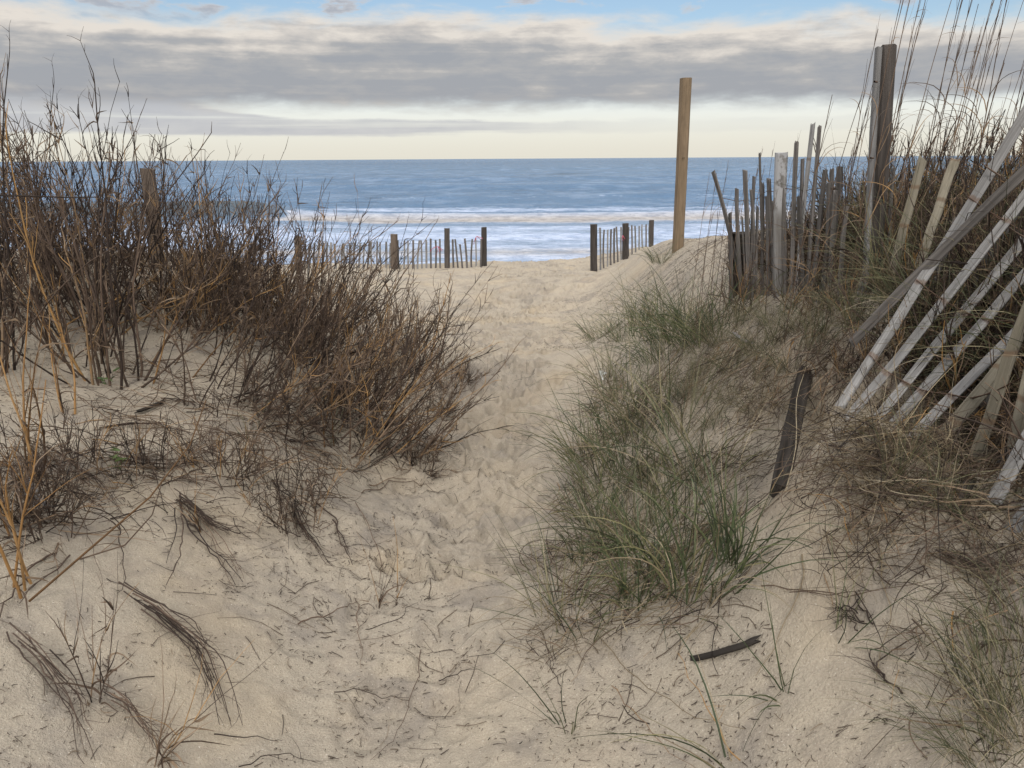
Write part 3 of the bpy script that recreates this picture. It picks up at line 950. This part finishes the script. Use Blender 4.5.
# grasses
def tuft_meshes(seed, n, hmin, hmax, spread=.09, out_=.5, droop=.9, wind=(0, 0, 0), width=.0045, dry=.3, gm=None):
    r = np.random.default_rng(seed)
    parts = []
    for nm, k, mt, wsc in (('green_blades', int(n * (1 - dry)), gm or M_GREEN, 1.0), ('dry_blades', int(n * dry), M_TAN, .6)):
        if k == 0:
            continue
        acc = Acc()
        a = rr(r, 0, 2 * math.pi, k); q = np.sqrt(r.random(k)) * spread
        o = np.stack([np.cos(a), np.sin(a), np.zeros(k)], -1)
        base = o * q[:, None] + np.array([0, 0, -.03])
        o2 = norm(o + r.normal(0, .5, (k, 3)) * np.array([1, 1, 0]))
        d0 = np.array([0, 0, 1.]) + o2 * rr(r, .05, out_, k)[:, None] + np.array(wind) + r.normal(0, .08, (k, 3))
        dr = rr(r, .15, 1.0, k)[:, None] ** 1.3 * (1.35 if nm[0] == 'd' else 1.)
        bend = o2 * dr * .8 - np.array([0, 0, 1.]) * dr * droop + np.array(wind) * dr
        P = curves(base, norm(d0), bend, rr(r, hmin, hmax, k), 9, 1.25, .035, r)
        acc.add(ribbons(P, rr(r, .7, 1.2, k) * width * wsc, r), np.clip(r.normal(.48, .32, k), 0, 1))
        parts.append((nm, acc.mesh(nm, mt)))
    return parts


TG = [tuft_meshes(500 + i, 95, .25, .62, .11, .8, 1.45, (.05, 0, 0), .0070, .25) for i in range(4)]           # strong green tufts
TF = [tuft_meshes(520 + i, 75, .22, .62, .12, .9, 1.5, (-.08, 0, 0), .0052, .32, M_GREEN if i % 2 else M_OLGRASS) for i in range(6)]  # fine mixed tufts
TD = [tuft_meshes(540 + i, 120, .22, .65, .16, 1.0, 1.4, (-.05, 0, 0), .0046, .28) for i in range(4)]          # dense green patch
def thatch_meshes(seed, n, L0, L1, spread, mats, w=.0032):
    """dead blades and stems lying in a loose tangle close to the sand"""
    r = np.random.default_rng(seed)
    parts = []
    for nm, mt, k in (('lying_blades', mats[0], n), ('broken_stems', mats[1], n // 3)):
        acc = Acc()
        a = rr(r, 0, 6.283, k); a2 = rr(r, 0, 6.283, k); q = np.sqrt(r.random(k)) * spread
        base = np.stack([np.cos(a) * q, np.sin(a) * q, rr(r, -.01, .05, k)], -1)
        d0 = norm(np.stack([np.cos(a2), np.sin(a2), rr(r, -.05, .75, k)], -1))
        bend = np.stack([r.normal(0, .7, k), r.normal(0, .7, k), rr(r, -1.1, -.1, k)], -1)
        P = curves(base, d0, bend, rr(r, L0, L1, k), 8, 1.2, .09, r)
        P[..., 2] = np.maximum(P[..., 2], -.02)
        if nm[0] == 'l':
            acc.add(ribbons(P, rr(r, .6, 1.3, k) * w, r), np.clip(r.normal(.45, .3, k), 0, 1))
        else:
            acc.add(tubes(P, rr(r, .0010, .0034, k), 4, .4), np.clip(r.normal(.35, .25, k), 0, 1))
        parts.append((nm, acc.mesh(nm, mt)))
    return parts


TH = [thatch_meshes(600 + i, 90, .12, .42, .20, (M_TAN, M_STEM)) for i in range(5)]
THS = [thatch_meshes(620 + i, 36, .10, .36, .22, (M_DRYLEAF, M_STEM), .005) for i in range(5)]
TT = [tuft_meshes(560 + i, 150, .35, .75, .16, .7, 1.5, (-.12, -.08, 0), .0040, .42, M_OLGRASS) for i in range(6)]  # tangled thicket
TS = [tuft_meshes(580 + i, 12, .18, .42, .02, .9, .8, (-.3, 0, 0), .0040, .2) for i in range(4)]              # sparse tufts


def tuft(kind, loc, label, group=None, sc=None, rz=None, tilt=(0, 0), name='grass_tuft'):
    ps = kind[int(rng.integers(len(kind)))]
    return plant(name, ps, loc, rng.uniform(0, 6.3) if rz is None else rz, rng.uniform(.85, 1.15) if sc is None else sc, label, 'grass', group, tilt)


tuft(TG, on_ground(700, 590), 'large dark green grass tuft arching to the right beside the path', sc=.9, rz=.2, tilt=(0, .25))
tuft(TG, on_ground(665, 575), 'large upright green grass tuft at the centre of the right grass bank', sc=.8, rz=1.0)
tuft(TG, on_ground(742, 560), 'green grass tuft just left of the foot of the blackened fallen post', sc=.8, rz=.3, tilt=(0, .3))
tuft(TG, on_ground(640, 600), 'green grass tuft drooping toward the sand at the front of the right bank', sc=.75, rz=2.0, tilt=(.1, -.1))
tuft(TF, on_ground(560, 615), 'loose olive grass tuft on the right path edge, front most of the bank', sc=.8)
tuft(TF, on_ground(590, 560), 'thin olive and straw grass tuft leaning out over the path', sc=.85)
for px, py in [(612, 520), (640, 540), (600, 480), (630, 470), (670, 505), (640, 440), (612, 425), (690, 525), (625, 400), (605, 385), (590, 520), (620, 560), (655, 480), (585, 455), (650, 420), (700, 470), (685, 430)]:
    tuft(TF, on_ground(px, py), 'fine olive and straw grass tuft along the right side of the path', 'olive grass tufts along the right path side', rng.uniform(.8, 1.15), tilt=(rng.normal(0, .18), rng.normal(0, .18)))
for px, py in [(600, 338), (625, 340), (650, 336), (675, 340), (700, 345), (645, 322), (670, 325), (695, 328), (715, 335), (660, 358)]:
    tuft(TD, on_ground(px, py), 'dense dark green grass tuft in the patch where the path bends', 'green grass patch at the right path bend', rng.uniform(.75, 1.1), tilt=(rng.normal(0, .2), rng.normal(0, .2)))
for px, py in [(1000, 690), (1030, 650), (980, 755), (1025, 735)]:
    tuft(TT, on_ground(px, py), 'straggling olive grass tuft in the lower right corner', 'grass tufts in the lower right corner', rng.uniform(.36, .55), tilt=(rng.normal(0, .25), rng.normal(0, .25)))
tuft(TS, on_ground(567, 728), 'sparse green blades spreading left from the sand at bottom centre', sc=1, rz=0)
tuft(TS, on_ground(585, 640), 'few long green blades leaning over the path from its right edge', sc=1.1, rz=.4)
tuft(TS, on_ground(780, 698), 'few flat green blades right of the charred sliver of wood', sc=1.0, rz=.1, tilt=(0, -.4))
tuft(TS, on_ground(735, 762), 'sparse dry and green blades at the bottom edge right of centre', sc=1.3, rz=.3)
tuft(TS, on_ground(840, 640), 'sparse green blades on the bare right slope under the collapsed slats', sc=.9, rz=2.5)
tuft(TD, at(660, 262, 9.6), 'small bright green grass tuft at the foot of the golden post', sc=.7)
for px, py in [(760, 380), (730, 400), (700, 405), (780, 345), (735, 370), (815, 350), (760, 355), (745, 325), (770, 325), (800, 330), (825, 335), (850, 325), (720, 345), (790, 370), (755, 410), (715, 425), (700, 375), (690, 395)]:
    tuft(TT, on_ground(px, py), 'straw coloured tangled grass clump at the foot of the upright slats', 'tangled grass below the upright slats', rng.uniform(.3, .5), tilt=(rng.normal(0, .25), rng.normal(0, .25)))
for x, y in scatter(85, 1.25, 3.6, 1.9, 5.6, lambda x, y: x > 1.38 and x / y < .95 and x / y > (.47 if y > 3.1 else .44) and (y > 3.2 or x > 1.42) and (y < 3.2 or x > 1.75) and (y > 2.35 or x > 1.75), .15):
    tuft(TT, (x, y, float(gh(x, y))), 'dense olive and brown grass clump covering the right dune', 'thick grass on the right dune', min(rng.uniform(.75, 1.05), max(.3, (x - 1.12) * 1.6) if y < 3.15 else 2))
for px, py in [(905, 492), (955, 512)]:
    tuft(TT, on_ground(px, py), 'grass tuft hanging out from under the lower ends of the collapsed slats', 'grass under the collapsed slats', rng.uniform(.32, .5), tilt=(.45, -.1))

# dark twiggy shrubs added inside the right thicket to deepen its shade
for x, y in scatter(75, 1.28, 3.4, 1.6, 4.8, lambda x, y: x / y < .95 and x / y > (.47 if y > 3.1 else .40) and (y < 3.2 or x > 1.8), .13):
    shrub(SHL, x, y, 'dark twiggy shrub added to deepen the shade in the right dune grass', 'twiggy shrubs added for shade on the right dune', min(rng.uniform(.9, 1.3), max(.25, (x - 1.15) * 1.9)))
for x, y in scatter(16, 1.3, 2.3, 4.0, 5.3, lambda x, y: .29 < x / y < .45 and x > 1.62 - (y - 4) * .22, .16):
    shrub(SHL, x, y, 'dark low shrub just behind the upright slats', 'low shrubs behind the upright slats', rng.uniform(.45, .7))
for px, py in [(750, 306), (808, 304), (855, 306)]:
    g = on_ground(px, py)
    shrub(SHL, g.x, g.y, 'dark twiggy shrub growing between the upright slats', 'twiggy shrubs between the upright slats', rng.uniform(.45, .7))


# tall stalks
def oat_meshes(seed, h):
    r = np.random.default_rng(seed)
    acc = Acc()
    P = curves(np.array([[0, 0, -.05]]), norm(np.array([[r.normal(.03, .04), r.normal(0, .05), 1.]])), r.normal(0, .05, (1, 3)) + np.array([[.06, 0, 0]]), np.array([h]), 14, 1.5, .010, r)
    acc.add(tubes(P, np.array([.0029]), 4, .45), np.array([r.uniform(.3, .65)]))
    k = 4; sk = r.integers(10, 15, k)
    Q = curves(P[0, sk], norm(tangents(P)[0, sk] + r.normal(0, .07, (k, 3))), r.normal(0, .06, (k, 3)), rr(r, .06, .2, k), 5, 1, .03, r)
    acc.add(tubes(Q, np.full(k, .0013), 3, .4), r.uniform(.2, .7, k))
    k = 6; sk = r.integers(1, 11, k)
    LP = curves(P[0, sk], norm(tangents(P)[0, sk] + r.normal(0, .25, (k, 3))), np.stack([r.normal(0, .9, k), r.normal(0, .9, k), np.full(k, -1.2)], -1), rr(r, .12, .38, k), 8, 1.2, .05, r)
    acc.add(ribbons(LP, np.full(k, .004), r), r.uniform(.6, .9, k))
    return acc.mesh('tall_grass_stalk', M_STEM)


OATS = [oat_meshes(700 + i, h) for i, h in enumerate((1.25, 1.4, 1.1, 1.5, 1.3, .95, 1.2, 1.45))]


def oat(x, Y, sc, label, group):
    o = bpy.data.objects.new('tall_grass_stalk', OATS[int(rng.integers(len(OATS)))]); col.objects.link(o)
    o.location = (x, Y, float(gh(x, Y))); o.rotation_euler = (0, 0, rng.normal(0, .5)); o.scale = sc
    return tag(o, label, 'dry grass', group)


for k, px in enumerate([768, 776, 800, 812, 826, 836, 843, 852, 858, 865, 893, 900, 908, 913, 920, 926, 931, 938, 946, 955, 962, 970, 979, 985, 992, 1000, 1007, 1015, 1022, 848, 905, 935, 966, 988, 874, 897, 916, 950, 975, 995, 1010, 925, 940, 822, 805, 832, 845, 856, 870, 788, 915, 945, 960, 972, 984, 1005]):
    Y = rng.uniform(3.2, 4.4)
    x = (px - 10 - 512) / FPX * Y * 1.05
    hs = rng.uniform(.75, 1.12) if px > 830 else rng.uniform(.55, .85)
    oat(x, Y, (1, 1, hs), 'thin tall dry grass stalk rising above the horizon behind the right fences', 'tall stalks on the right dune')
for px in (695, 703, 712, 720, 728, 735, 690, 708, 699, 716, 724, 732, 742, 684, 750, 760):
    Y = rng.uniform(4.4, 5.4)
    x = (px - 512) / FPX * Y * 1.05
    oat(x, Y, (.7, .7, rng.uniform(.45, .75)), 'thin brown grass stalk just left of the upright slats', 'short stalks left of the upright slats')


def thatch(kind, px, py, label, group, sc):
    g = on_ground(px, py)
    ps = kind[int(rng.integers(len(kind)))]
    n_ = Vector((float(gh(g.x - .1, g.y) - gh(g.x + .1, g.y)) / .2, float(gh(g.x, g.y - .1) - gh(g.x, g.y + .1)) / .2, 1)).normalized()
    o = plant('thatch_clump', ps, g, 0, sc, label, 'dead grass', group)
    q = n_.to_track_quat('Z', 'Y').to_euler(); o.rotation_euler = q
    return o


for px, py in [(610, 400), (640, 420), (680, 400), (600, 450), (650, 470), (700, 470), (580, 500), (620, 530), (680, 560), (600, 590), (640, 610), (700, 600), (560, 560), (720, 530), (740, 470), (660, 385), (560, 640)]:
    thatch(TH, px, py, 'straw coloured dead grass lying between the green tufts beside the path', 'dead grass between the path tufts', rng.uniform(.6, .95))
for px, py in [(720, 350), (745, 345), (770, 350), (795, 345), (820, 350), (845, 340), (730, 375), (760, 380), (790, 385), (820, 380), (850, 365), (740, 410), (770, 410), (810, 410), (705, 370), (700, 335)]:
    thatch(TH if rng.random() < .6 else THS, px, py, 'matted dead grass and stems at the foot of the upright slats', 'matted dead grass below the upright slats', rng.uniform(.6, .95))
for px, py in [(960, 480), (990, 480), (1010, 490), (900, 470), (940, 490), (870, 440), (1000, 440), (960, 420), (920, 400)]:
    thatch(TH if rng.random() < .35 else THS, px, py, 'dark matted dead grass under the collapsed slats', 'matted dead grass under the collapsed slats', rng.uniform(.7, 1.0))
for px, py in [(850, 450), (875, 470), (905, 440), (860, 500), (890, 500), (930, 470), (840, 520), (815, 470), (880, 535), (930, 550), (985, 565), (1015, 555), (945, 615), (990, 635), (1010, 600), (970, 690), (860, 560)]:
    thatch(TH if rng.random() < .6 else THS, px, py, 'thin scatter of dead blades on the bare right slope', 'dead blades on the right slope', rng.uniform(.5, .75))
for px, py in [(130, 370), (170, 385), (210, 400), (250, 420), (290, 440), (330, 455), (370, 450), (410, 445), (300, 470), (240, 460), (200, 440), (160, 420), (120, 410), (350, 430), (270, 400), (90, 450), (60, 480), (110, 490), (30, 520), (150, 470), (190, 500), (80, 520), (230, 380), (390, 420), (430, 420), (320, 490), (20, 470), (280, 500)]:
    thatch(THS, px, py, 'dark tangle of broken dead stems lying on the sand under the left shrubs', 'broken stems under the left shrubs', rng.uniform(.65, 1.05))


# small leafy plants and green shoots on the left bank
def sprout(px, py, seed, n, L, label):
    r = np.random.default_rng(seed)
    g = on_ground(px, py)
    acc = Acc(); st = Acc()
    P = curves(np.array([[0, 0, -.02]] * 2), norm(np.array([[.2, 0, 1.], [-.3, 0, 1.]])), r.normal(0, .2, (2, 3)), np.array([L, L * .7]), 5, 1, .1, r)
    st.add(tubes(P, np.array([.002, .002]), 4, .5), np.array([.5, .5]))
    si = r.integers(0, 2, n); sk = r.integers(1, 6, n)
    Q = curves(P[si, sk], norm(r.normal(0, 1, (n, 3)) * np.array([1, .6, .2]) + np.array([0, 0, .45])), np.array([[0, 0, -.5]] * n), rr(r, .04, .075, n), 5, 1, .04, r)
    acc.add(ribbons(Q, np.full(n, .011), r), r.random(n))
    plant('leafy_sprout', (('stem', st.mesh('stem', M_STEM)), ('leaves', acc.mesh('leaves', M_LEAF))), g, 0, 1, label, 'plant')


sprout(108, 385, 801, 8, .10, 'small green leafy sprout high on the left bank under the dark shrubs')
sprout(120, 470, 802, 9, .12, 'small green leafy sprout in the bare sand midway up the left bank')
tuft(TS, on_ground(248, 440), 'upright yellow green shoot at the front of the dark left shrubs', sc=.8, rz=2.5)
tuft(TS, on_ground(330, 445), 'thin green blades between dead twigs at the left path edge', sc=.7, rz=3.5)


# ------------------------------------------------------------------ dead branches lying on the sand
def branch(pix, rad, label, n=1, tint=.25, side=True, mat=None, lift=.008, group=None):
    """stems lying on the sand along a line of ground points"""
    g = [on_ground(*p) for p in pix]
    d = np.concatenate([[0], np.cumsum([(g[i + 1] - g[i]).length for i in range(len(g) - 1)])])
    s = np.linspace(0, d[-1], 14)
    org = np.array(g[0])
    acc = Acc(); tw = Acc(); has = False
    for k in range(n):
        X = np.interp(s, d, [p.x for p in g]) + np.cumsum(rng.normal(0, .0048, 14)) + (rng.normal(0, .010) if n > 1 else 0)
        Y = np.interp(s, d, [p.y for p in g]) + np.cumsum(rng.normal(0, .0048, 14)) + (rng.normal(0, .010) if n > 1 else 0)
        Zz = gh(X, Y) + lift + np.abs(np.cumsum(rng.normal(0, .002, 14))) + k * .004
        P = np.stack([X, Y, Zz], -1)[None] - org
        i0 = 0 if k == 0 else int(rng.integers(0, 4)); i1 = 14 if k == 0 else int(rng.integers(9, 15))
        Q = np.stack([np.stack([np.interp(np.linspace(i0, i1 - 1, 14), np.arange(14), P[0, :, c]) for c in range(3)], -1)])
        acc.add(tubes(Q, np.array([rad * rng.uniform(.7, 1.1)]), 5, .35), np.array([np.clip(tint + rng.normal(0, .12), 0, 1)]))
        if side:
            k2 = 5; sk = rng.integers(2, 13, k2)
            W = curves(Q[0, sk], norm(tangents(Q)[0, sk] + rng.normal(0, .7, (k2, 3)) * np.array([1, 1, .25]) + np.array([0, 0, .12])), rng.normal(0, .4, (k2, 3)) * np.array([1, 1, .2]) - np.array([0, 0, .1]), rng.uniform(.03, .12, k2), 5, 1, .1)
            acc.add(tubes(W, np.full(k2, rad * .4), 3, .3), np.full(k2, tint))
    o = bpy.data.objects.new('dead_branch', acc.mesh('dead_branch', mat or M_STEM)); link(o); o.location = org
    return tag(o, label, 'branch', group)


branch([(122, 596), (160, 622), (198, 655), (214, 690), (224, 727)], .0026, 'thick bundle of dark dead stems curving down the bare left bank', 12, .3, True)
branch([(122, 590), (170, 618), (190, 630), (198, 662)], .003, 'thin dark stem looping above the bundle on the left bank', 1, .2, False, lift=.02)
branch([(12, 640), (45, 672), (78, 712), (100, 768)], .0022, 'grey brown dead stems sliding down the lower left corner', 9, .45, True)
branch([(100, 692), (128, 715), (150, 742), (168, 766)], .002, 'short bundle of grey dead stems beside the slender sprig at lower left', 8, .4, True)
branch([(60, 560), (20, 600), (4, 640)], .004, 'dark dead stem near the left picture edge', 2, .3)
branch([(359, 608), (361, 670)], .0024, 'straight grey stick lying along the path', 1, .6, False)
branch([(333, 697), (370, 703), (408, 706)], .0022, 'brown crosswise twig at bottom centre of the path', 1, .3)
branch([(419, 652), (417, 685), (404, 722), (388, 748), (371, 762)], .002, 'long thin curved stem on the sand at bottom centre', 1, .55, False)
branch([(213, 739), (250, 746), (287, 747)], .002, 'brown twig lying at the bottom of the path, left of centre', 1, .3, False)
branch([(298, 628), (330, 616), (356, 607)], .003, 'pale thin twig leaning toward the straight grey stick', 1, .65, False)
branch([(424, 603), (441, 577)], .002, 'short dark twig in the middle of the path', 1, .2)
branch([(440, 684), (476, 676)], .002, 'short dark twig lying left of the sparse green blades', 1, .15)
branch([(240, 770), (290, 760), (322, 768)], .0025, 'dark twig at the very bottom edge of the picture', 1, .15)
branch([(362, 632), (400, 620), (412, 604)], .002, 'fine curled stem right of the straight grey stick', 1, .45, False)
branch([(290, 500), (310, 540), (335, 572)], .003, 'dark dead stems hanging down the bank below the left shrubs', 7, .35)
branch([(100, 460), (160, 470), (230, 462)], .003, 'dark dead stems lying across the top of the bare left bank', 7, .35)
branch([(95, 430), (150, 425), (210, 445)], .004, 'dead stems lying under the front of the left shrubs', 3, .35)
branch([(180, 500), (215, 530), (250, 540)], .003, 'dark matted stems at the middle of the left bank', 9, .35)
branch([(700, 455), (740, 470), (775, 452)], .0025, 'dark dead stem on the sand left of the blackened fallen post', 2, .25)
branch([(760, 590), (840, 605), (910, 600), (960, 580)], .002, 'long dry stem crossing the bare right slope', 2, .5)
branch([(930, 560), (975, 580), (1024, 560)], .003, 'dark matted dead stems on the right slope under the last slats', 8, .35)
branch([(900, 700), (880, 660), (935, 625)], .003, 'thin dark twig curving over the lower right slope', 2, .3)
branch([(862, 632), (840, 622), (826, 640)], .0025, 'small dark knot of dead roots on the lower right slope', 5, .1)
branch([(745, 768), (720, 735), (690, 700), (675, 665)], .0022, 'reddish brown dry stem rising from the bottom edge right of centre', 1, .93, True, M_GOLDSTEM, .03)
branch([(610, 690), (650, 735), (700, 768)], .0025, 'thin curved straw on the sand at the bottom right of centre', 1, .8, False)

branch([(600, 640), (640, 690), (690, 730), (740, 745)], .0018, 'thin straw curving across the sand left of the charred sliver', 1, .7, False, M_TAN)
branch([(800, 560), (790, 600), (770, 640), (740, 690)], .002, 'long thin straw lying down the right slope to the charred sliver', 1, .6, False, M_TAN)
branch([(850, 520), (880, 560), (890, 620), (870, 680)], .002, 'curved straw hanging down the right slope below the collapsed slats', 1, .75, False, M_TAN)
branch([(560, 690), (545, 660), (550, 640)], .002, 'short dark root at the right edge of the path', 1, .2)

for k in range(26):
    px, py = rng.uniform(40, 360), rng.uniform(395, 530)
    if py < 400 + (px - 200) * .25 or py > 560 - abs(px - 180) * .1:
        continue
    a0 = rng.normal(.35, .5); L_ = rng.uniform(40, 110); pts = [(px, py)]
    for q in range(3):
        a0 += rng.normal(.12, .3)
        pts.append((max(3, pts[-1][0] + math.cos(a0) * L_ / 3), min(600, pts[-1][1] + math.sin(a0) * L_ / 3)))
    branch(pts, rng.uniform(.002, .0042), 'dark crooked dead runner sprawling down the sand of the left bank', int(rng.integers(1, 4)), rng.uniform(.1, .6), True, None, .01, 'dead runners on the left bank')
# countless crumbs of dead plants scattered on the sand
acc = Acc()
n = 150000
x = rng.uniform(-4, 4, n); y = rng.uniform(1.2, 12, n) ** 1.0
clump = fbm(x * 2.2, y * 2.2, 90, 3)
dpath = np.abs(x - path_centre(y)) / path_half(y)
dens = .14 + .55 * sstep((dpath - .8) / 1.6) + clump * 2.2
shr = ((x < -.75) & (y > 3.3) & (y < 7)) | ((x > .45) & (y > 2.2))
dens = dens + np.where(shr, .35, 0)
dens *= np.clip(4.5 / np.maximum(y, 1.2), .2, 1.2) * np.where(y < 4.5, .75, 1)
keep = rng.random(n) < dens
x = x[keep]; y = y[keep]; n = len(x)
a = rng.uniform(0, 6.28, n)
L = .003 + rng.exponential(.0075, n); L = np.minimum(L, .22)
long_ = rng.random(n) < .035
L = np.where(long_ & (y > 1.8), L + rng.uniform(.05, .2, n), L)
s = np.linspace(-.5, .5, 4)
cur = rng.normal(0, .35, n)
CX = x[:, None] + L[:, None] * (np.cos(a)[:, None] * s + -np.sin(a)[:, None] * cur[:, None] * (s * s))
CY = y[:, None] + L[:, None] * (np.sin(a)[:, None] * s + np.cos(a)[:, None] * cur[:, None] * (s * s))
CZ = gh(CX, CY) + .002 + rng.exponential(.003, n)[:, None]
acc.add(tubes(np.stack([CX, CY, CZ], -1), rng.uniform(.0006, .0019, n) * np.where(long_, 1.1, 1), 3, .6), np.clip(rng.normal(.38, .22, n), 0, 1))
lit = bpy.data.objects.new('plant_litter', acc.mesh('plant_litter', M_LITTER))
tag(link(lit), 'dark crumbs and bits of dead stems scattered over the sand', 'plant litter', kind='stuff')

# ------------------------------------------------------------------ sky and light
SUN_EL, SUN_AZ = R(32), R(183)       # azimuth clockwise from +Y (the sea): behind the camera, to the left
w = bpy.data.worlds.new('World'); scene.world = w; w.use_nodes = True
nt = w.node_tree; nt.nodes.clear()
out = nt.nodes.new('ShaderNodeOutputWorld'); bg = nt.nodes.new('ShaderNodeBackground')
nt.links.new(bg.outputs[0], out.inputs[0])
bg.inputs[1].default_value = .1
sky = nt.nodes.new('ShaderNodeTexSky'); sky.sky_type = 'NISHITA'; sky.sun_disc = False
sky.sun_elevation = SUN_EL; sky.sun_rotation = SUN_AZ
sky.air_density = 1.0; sky.dust_density = 1.2; sky.ozone_density = 1.5
d = nt.nodes.new('ShaderNodeTexCoord').outputs['Generated']
sp = nt.nodes.new('ShaderNodeSeparateXYZ'); nt.links.new(d, sp.inputs[0])
el = math_(nt, 'MULTIPLY', math_(nt, 'ARCSINE', sp.outputs[2]), 57.2958)
az = math_(nt, 'MULTIPLY', math_(nt, 'ARCTAN2', sp.outputs[0], sp.outputs[1]), 57.2958)
cv = nt.nodes.new('ShaderNodeCombineXYZ'); nt.links.new(az, cv.inputs[0]); nt.links.new(el, cv.inputs[1])
ang = cv.outputs[0]                                     # degrees of azimuth and elevation
big = noise(nt, scaled(nt, ang, (.045, .16, 1), (3.1, 0.4, 0)), 1., 5, .58, .3)
fin = noise(nt, scaled(nt, ang, (.10, .50, 1), (1.2, 5.4, 0)), 1., 5, .55, .35)
stra = noise(nt, scaled(nt, ang, (.03, 1.3, 1), (7.7, 2.1, 0)), 1., 4, .55)
lump = noise(nt, scaled(nt, ang, (.14, .46, 1), (2.2, 9.3, 0)), 1., 6, .6, .25)
lump2 = noise(nt, scaled(nt, ang, (.22, .75, 1), (5.2, 3.3, 0)), 1., 5, .6, .2)
e2 = math_(nt, 'ADD', el, math_(nt, 'MULTIPLY', math_(nt, 'SUBTRACT', big, .5), 3.0))
e2 = math_(nt, 'ADD', e2, math_(nt, 'MULTIPLY', math_(nt, 'SUBTRACT', lump, .5), 4.2))
e2 = math_(nt, 'ADD', e2, math_(nt, 'MULTIPLY', math_(nt, 'MAXIMUM', az, 0.), .035))
elo = math_(nt, 'ADD', el, math_(nt, 'MULTIPLY', math_(nt, 'SUBTRACT', lump2, .5), 1.7))
deck = math_(nt, 'MULTIPLY', smoothr(nt, elo, 2.9, 4.2), smoothr(nt, e2, 8.3, 9.9, 1, 0))
upper = math_(nt, 'MULTIPLY', smoothr(nt, lump, .55, .64), smoothr(nt, el, 8.0, 9.5))
high = math_(nt, 'MULTIPLY', smoothr(nt, big, .32, .5), smoothr(nt, el, 13, 24, 0, .95))
es = math_(nt, 'ADD', el, math_(nt, 'MULTIPLY', math_(nt, 'SUBTRACT', stra, .5), 1.1))
es = math_(nt, 'ADD', es, math_(nt, 'MULTIPLY', math_(nt, 'SUBTRACT', lump2, .5), .8))
lim = math_(nt, 'SUBTRACT', es, smoothr(nt, az, -14, -26, 0, 1.8))
low = math_(nt, 'MULTIPLY', math_(nt, 'MULTIPLY', smoothr(nt, es, 1.5, 1.9), smoothr(nt, lim, 2.75, 2.4)), smoothr(nt, az, 12, -9, .15, .85))
low = math_(nt, 'MULTIPLY', low, smoothr(nt, stra, .30, .48, .45, 1.))
haze = smoothr(nt, el, 2.5, 9.0, .92, 0.)
skyc = mix(nt, 1.0, sky.outputs[0], (1.0, 1.0, 1.0), 'MULTIPLY')
hz = ramp(nt, smoothr(nt, el, 0, 6), [(0, (.72, .69, .60)), (.3, (.77, .765, .69)), (1, (.74, .80, .83))])


def times10(c):
    n = nt.nodes.new('ShaderNodeVectorMath'); n.operation = 'SCALE'; n.inputs[3].default_value = 10.
    nt.links.new(c, n.inputs[0]); return n.outputs[0]


c = mix(nt, haze, skyc, times10(hz))
shade = math_(nt, 'ADD', smoothr(nt, e2, 5.6, 9.6), math_(nt, 'ADD', math_(nt, 'MULTIPLY', math_(nt, 'SUBTRACT', lump2, .45), 1.9), math_(nt, 'MULTIPLY', math_(nt, 'SUBTRACT', stra, .5), 1.2)), clamp=True)
cloudc = ramp(nt, shade, [(0, (.31, .32, .345)), (.35, (.375, .37, .372)), (.7, (.54, .505, .47)), (1, (.70, .645, .58))])
c = mix(nt, low, c, times10(ramp(nt, lump2, [(.3, (.40, .41, .45)), (.7, (.52, .52, .53))])))
c = mix(nt, math_(nt, 'MULTIPLY', deck, .95), c, times10(cloudc))
c = mix(nt, math_(nt, 'MULTIPLY', upper, .85), c, times10(ramp(nt, lump, [(.53, (.74, .69, .64)), (.66, (.38, .38, .41))])))
c = mix(nt, high, c, times10(ramp(nt, fin, [(.3, (1.95, 1.9, 1.84)), (.7, (1.4, 1.38, 1.38))])))
nt.links.new(c, bg.inputs[0])

sl_ = bpy.data.lights.new('sun', 'SUN'); sl_.energy = 1.7; sl_.angle = R(14); sl_.color = (1, .95, .88)
so = bpy.data.objects.new('sun', sl_); link(so)
dv = Vector((math.sin(SUN_AZ) * math.cos(SUN_EL), math.cos(SUN_AZ) * math.cos(SUN_EL), math.sin(SUN_EL)))
so.rotation_euler = dv.to_track_quat('Z', 'Y').to_euler(); so.location = (0, -5, 8)

scene.view_settings.view_transform = 'Standard'
scene.view_settings.look = 'None'
scene.view_settings.gamma = 1
scene.view_settings.exposure = 0.2
scene.cycles.max_bounces = 5
scene.cycles.use_denoising = True
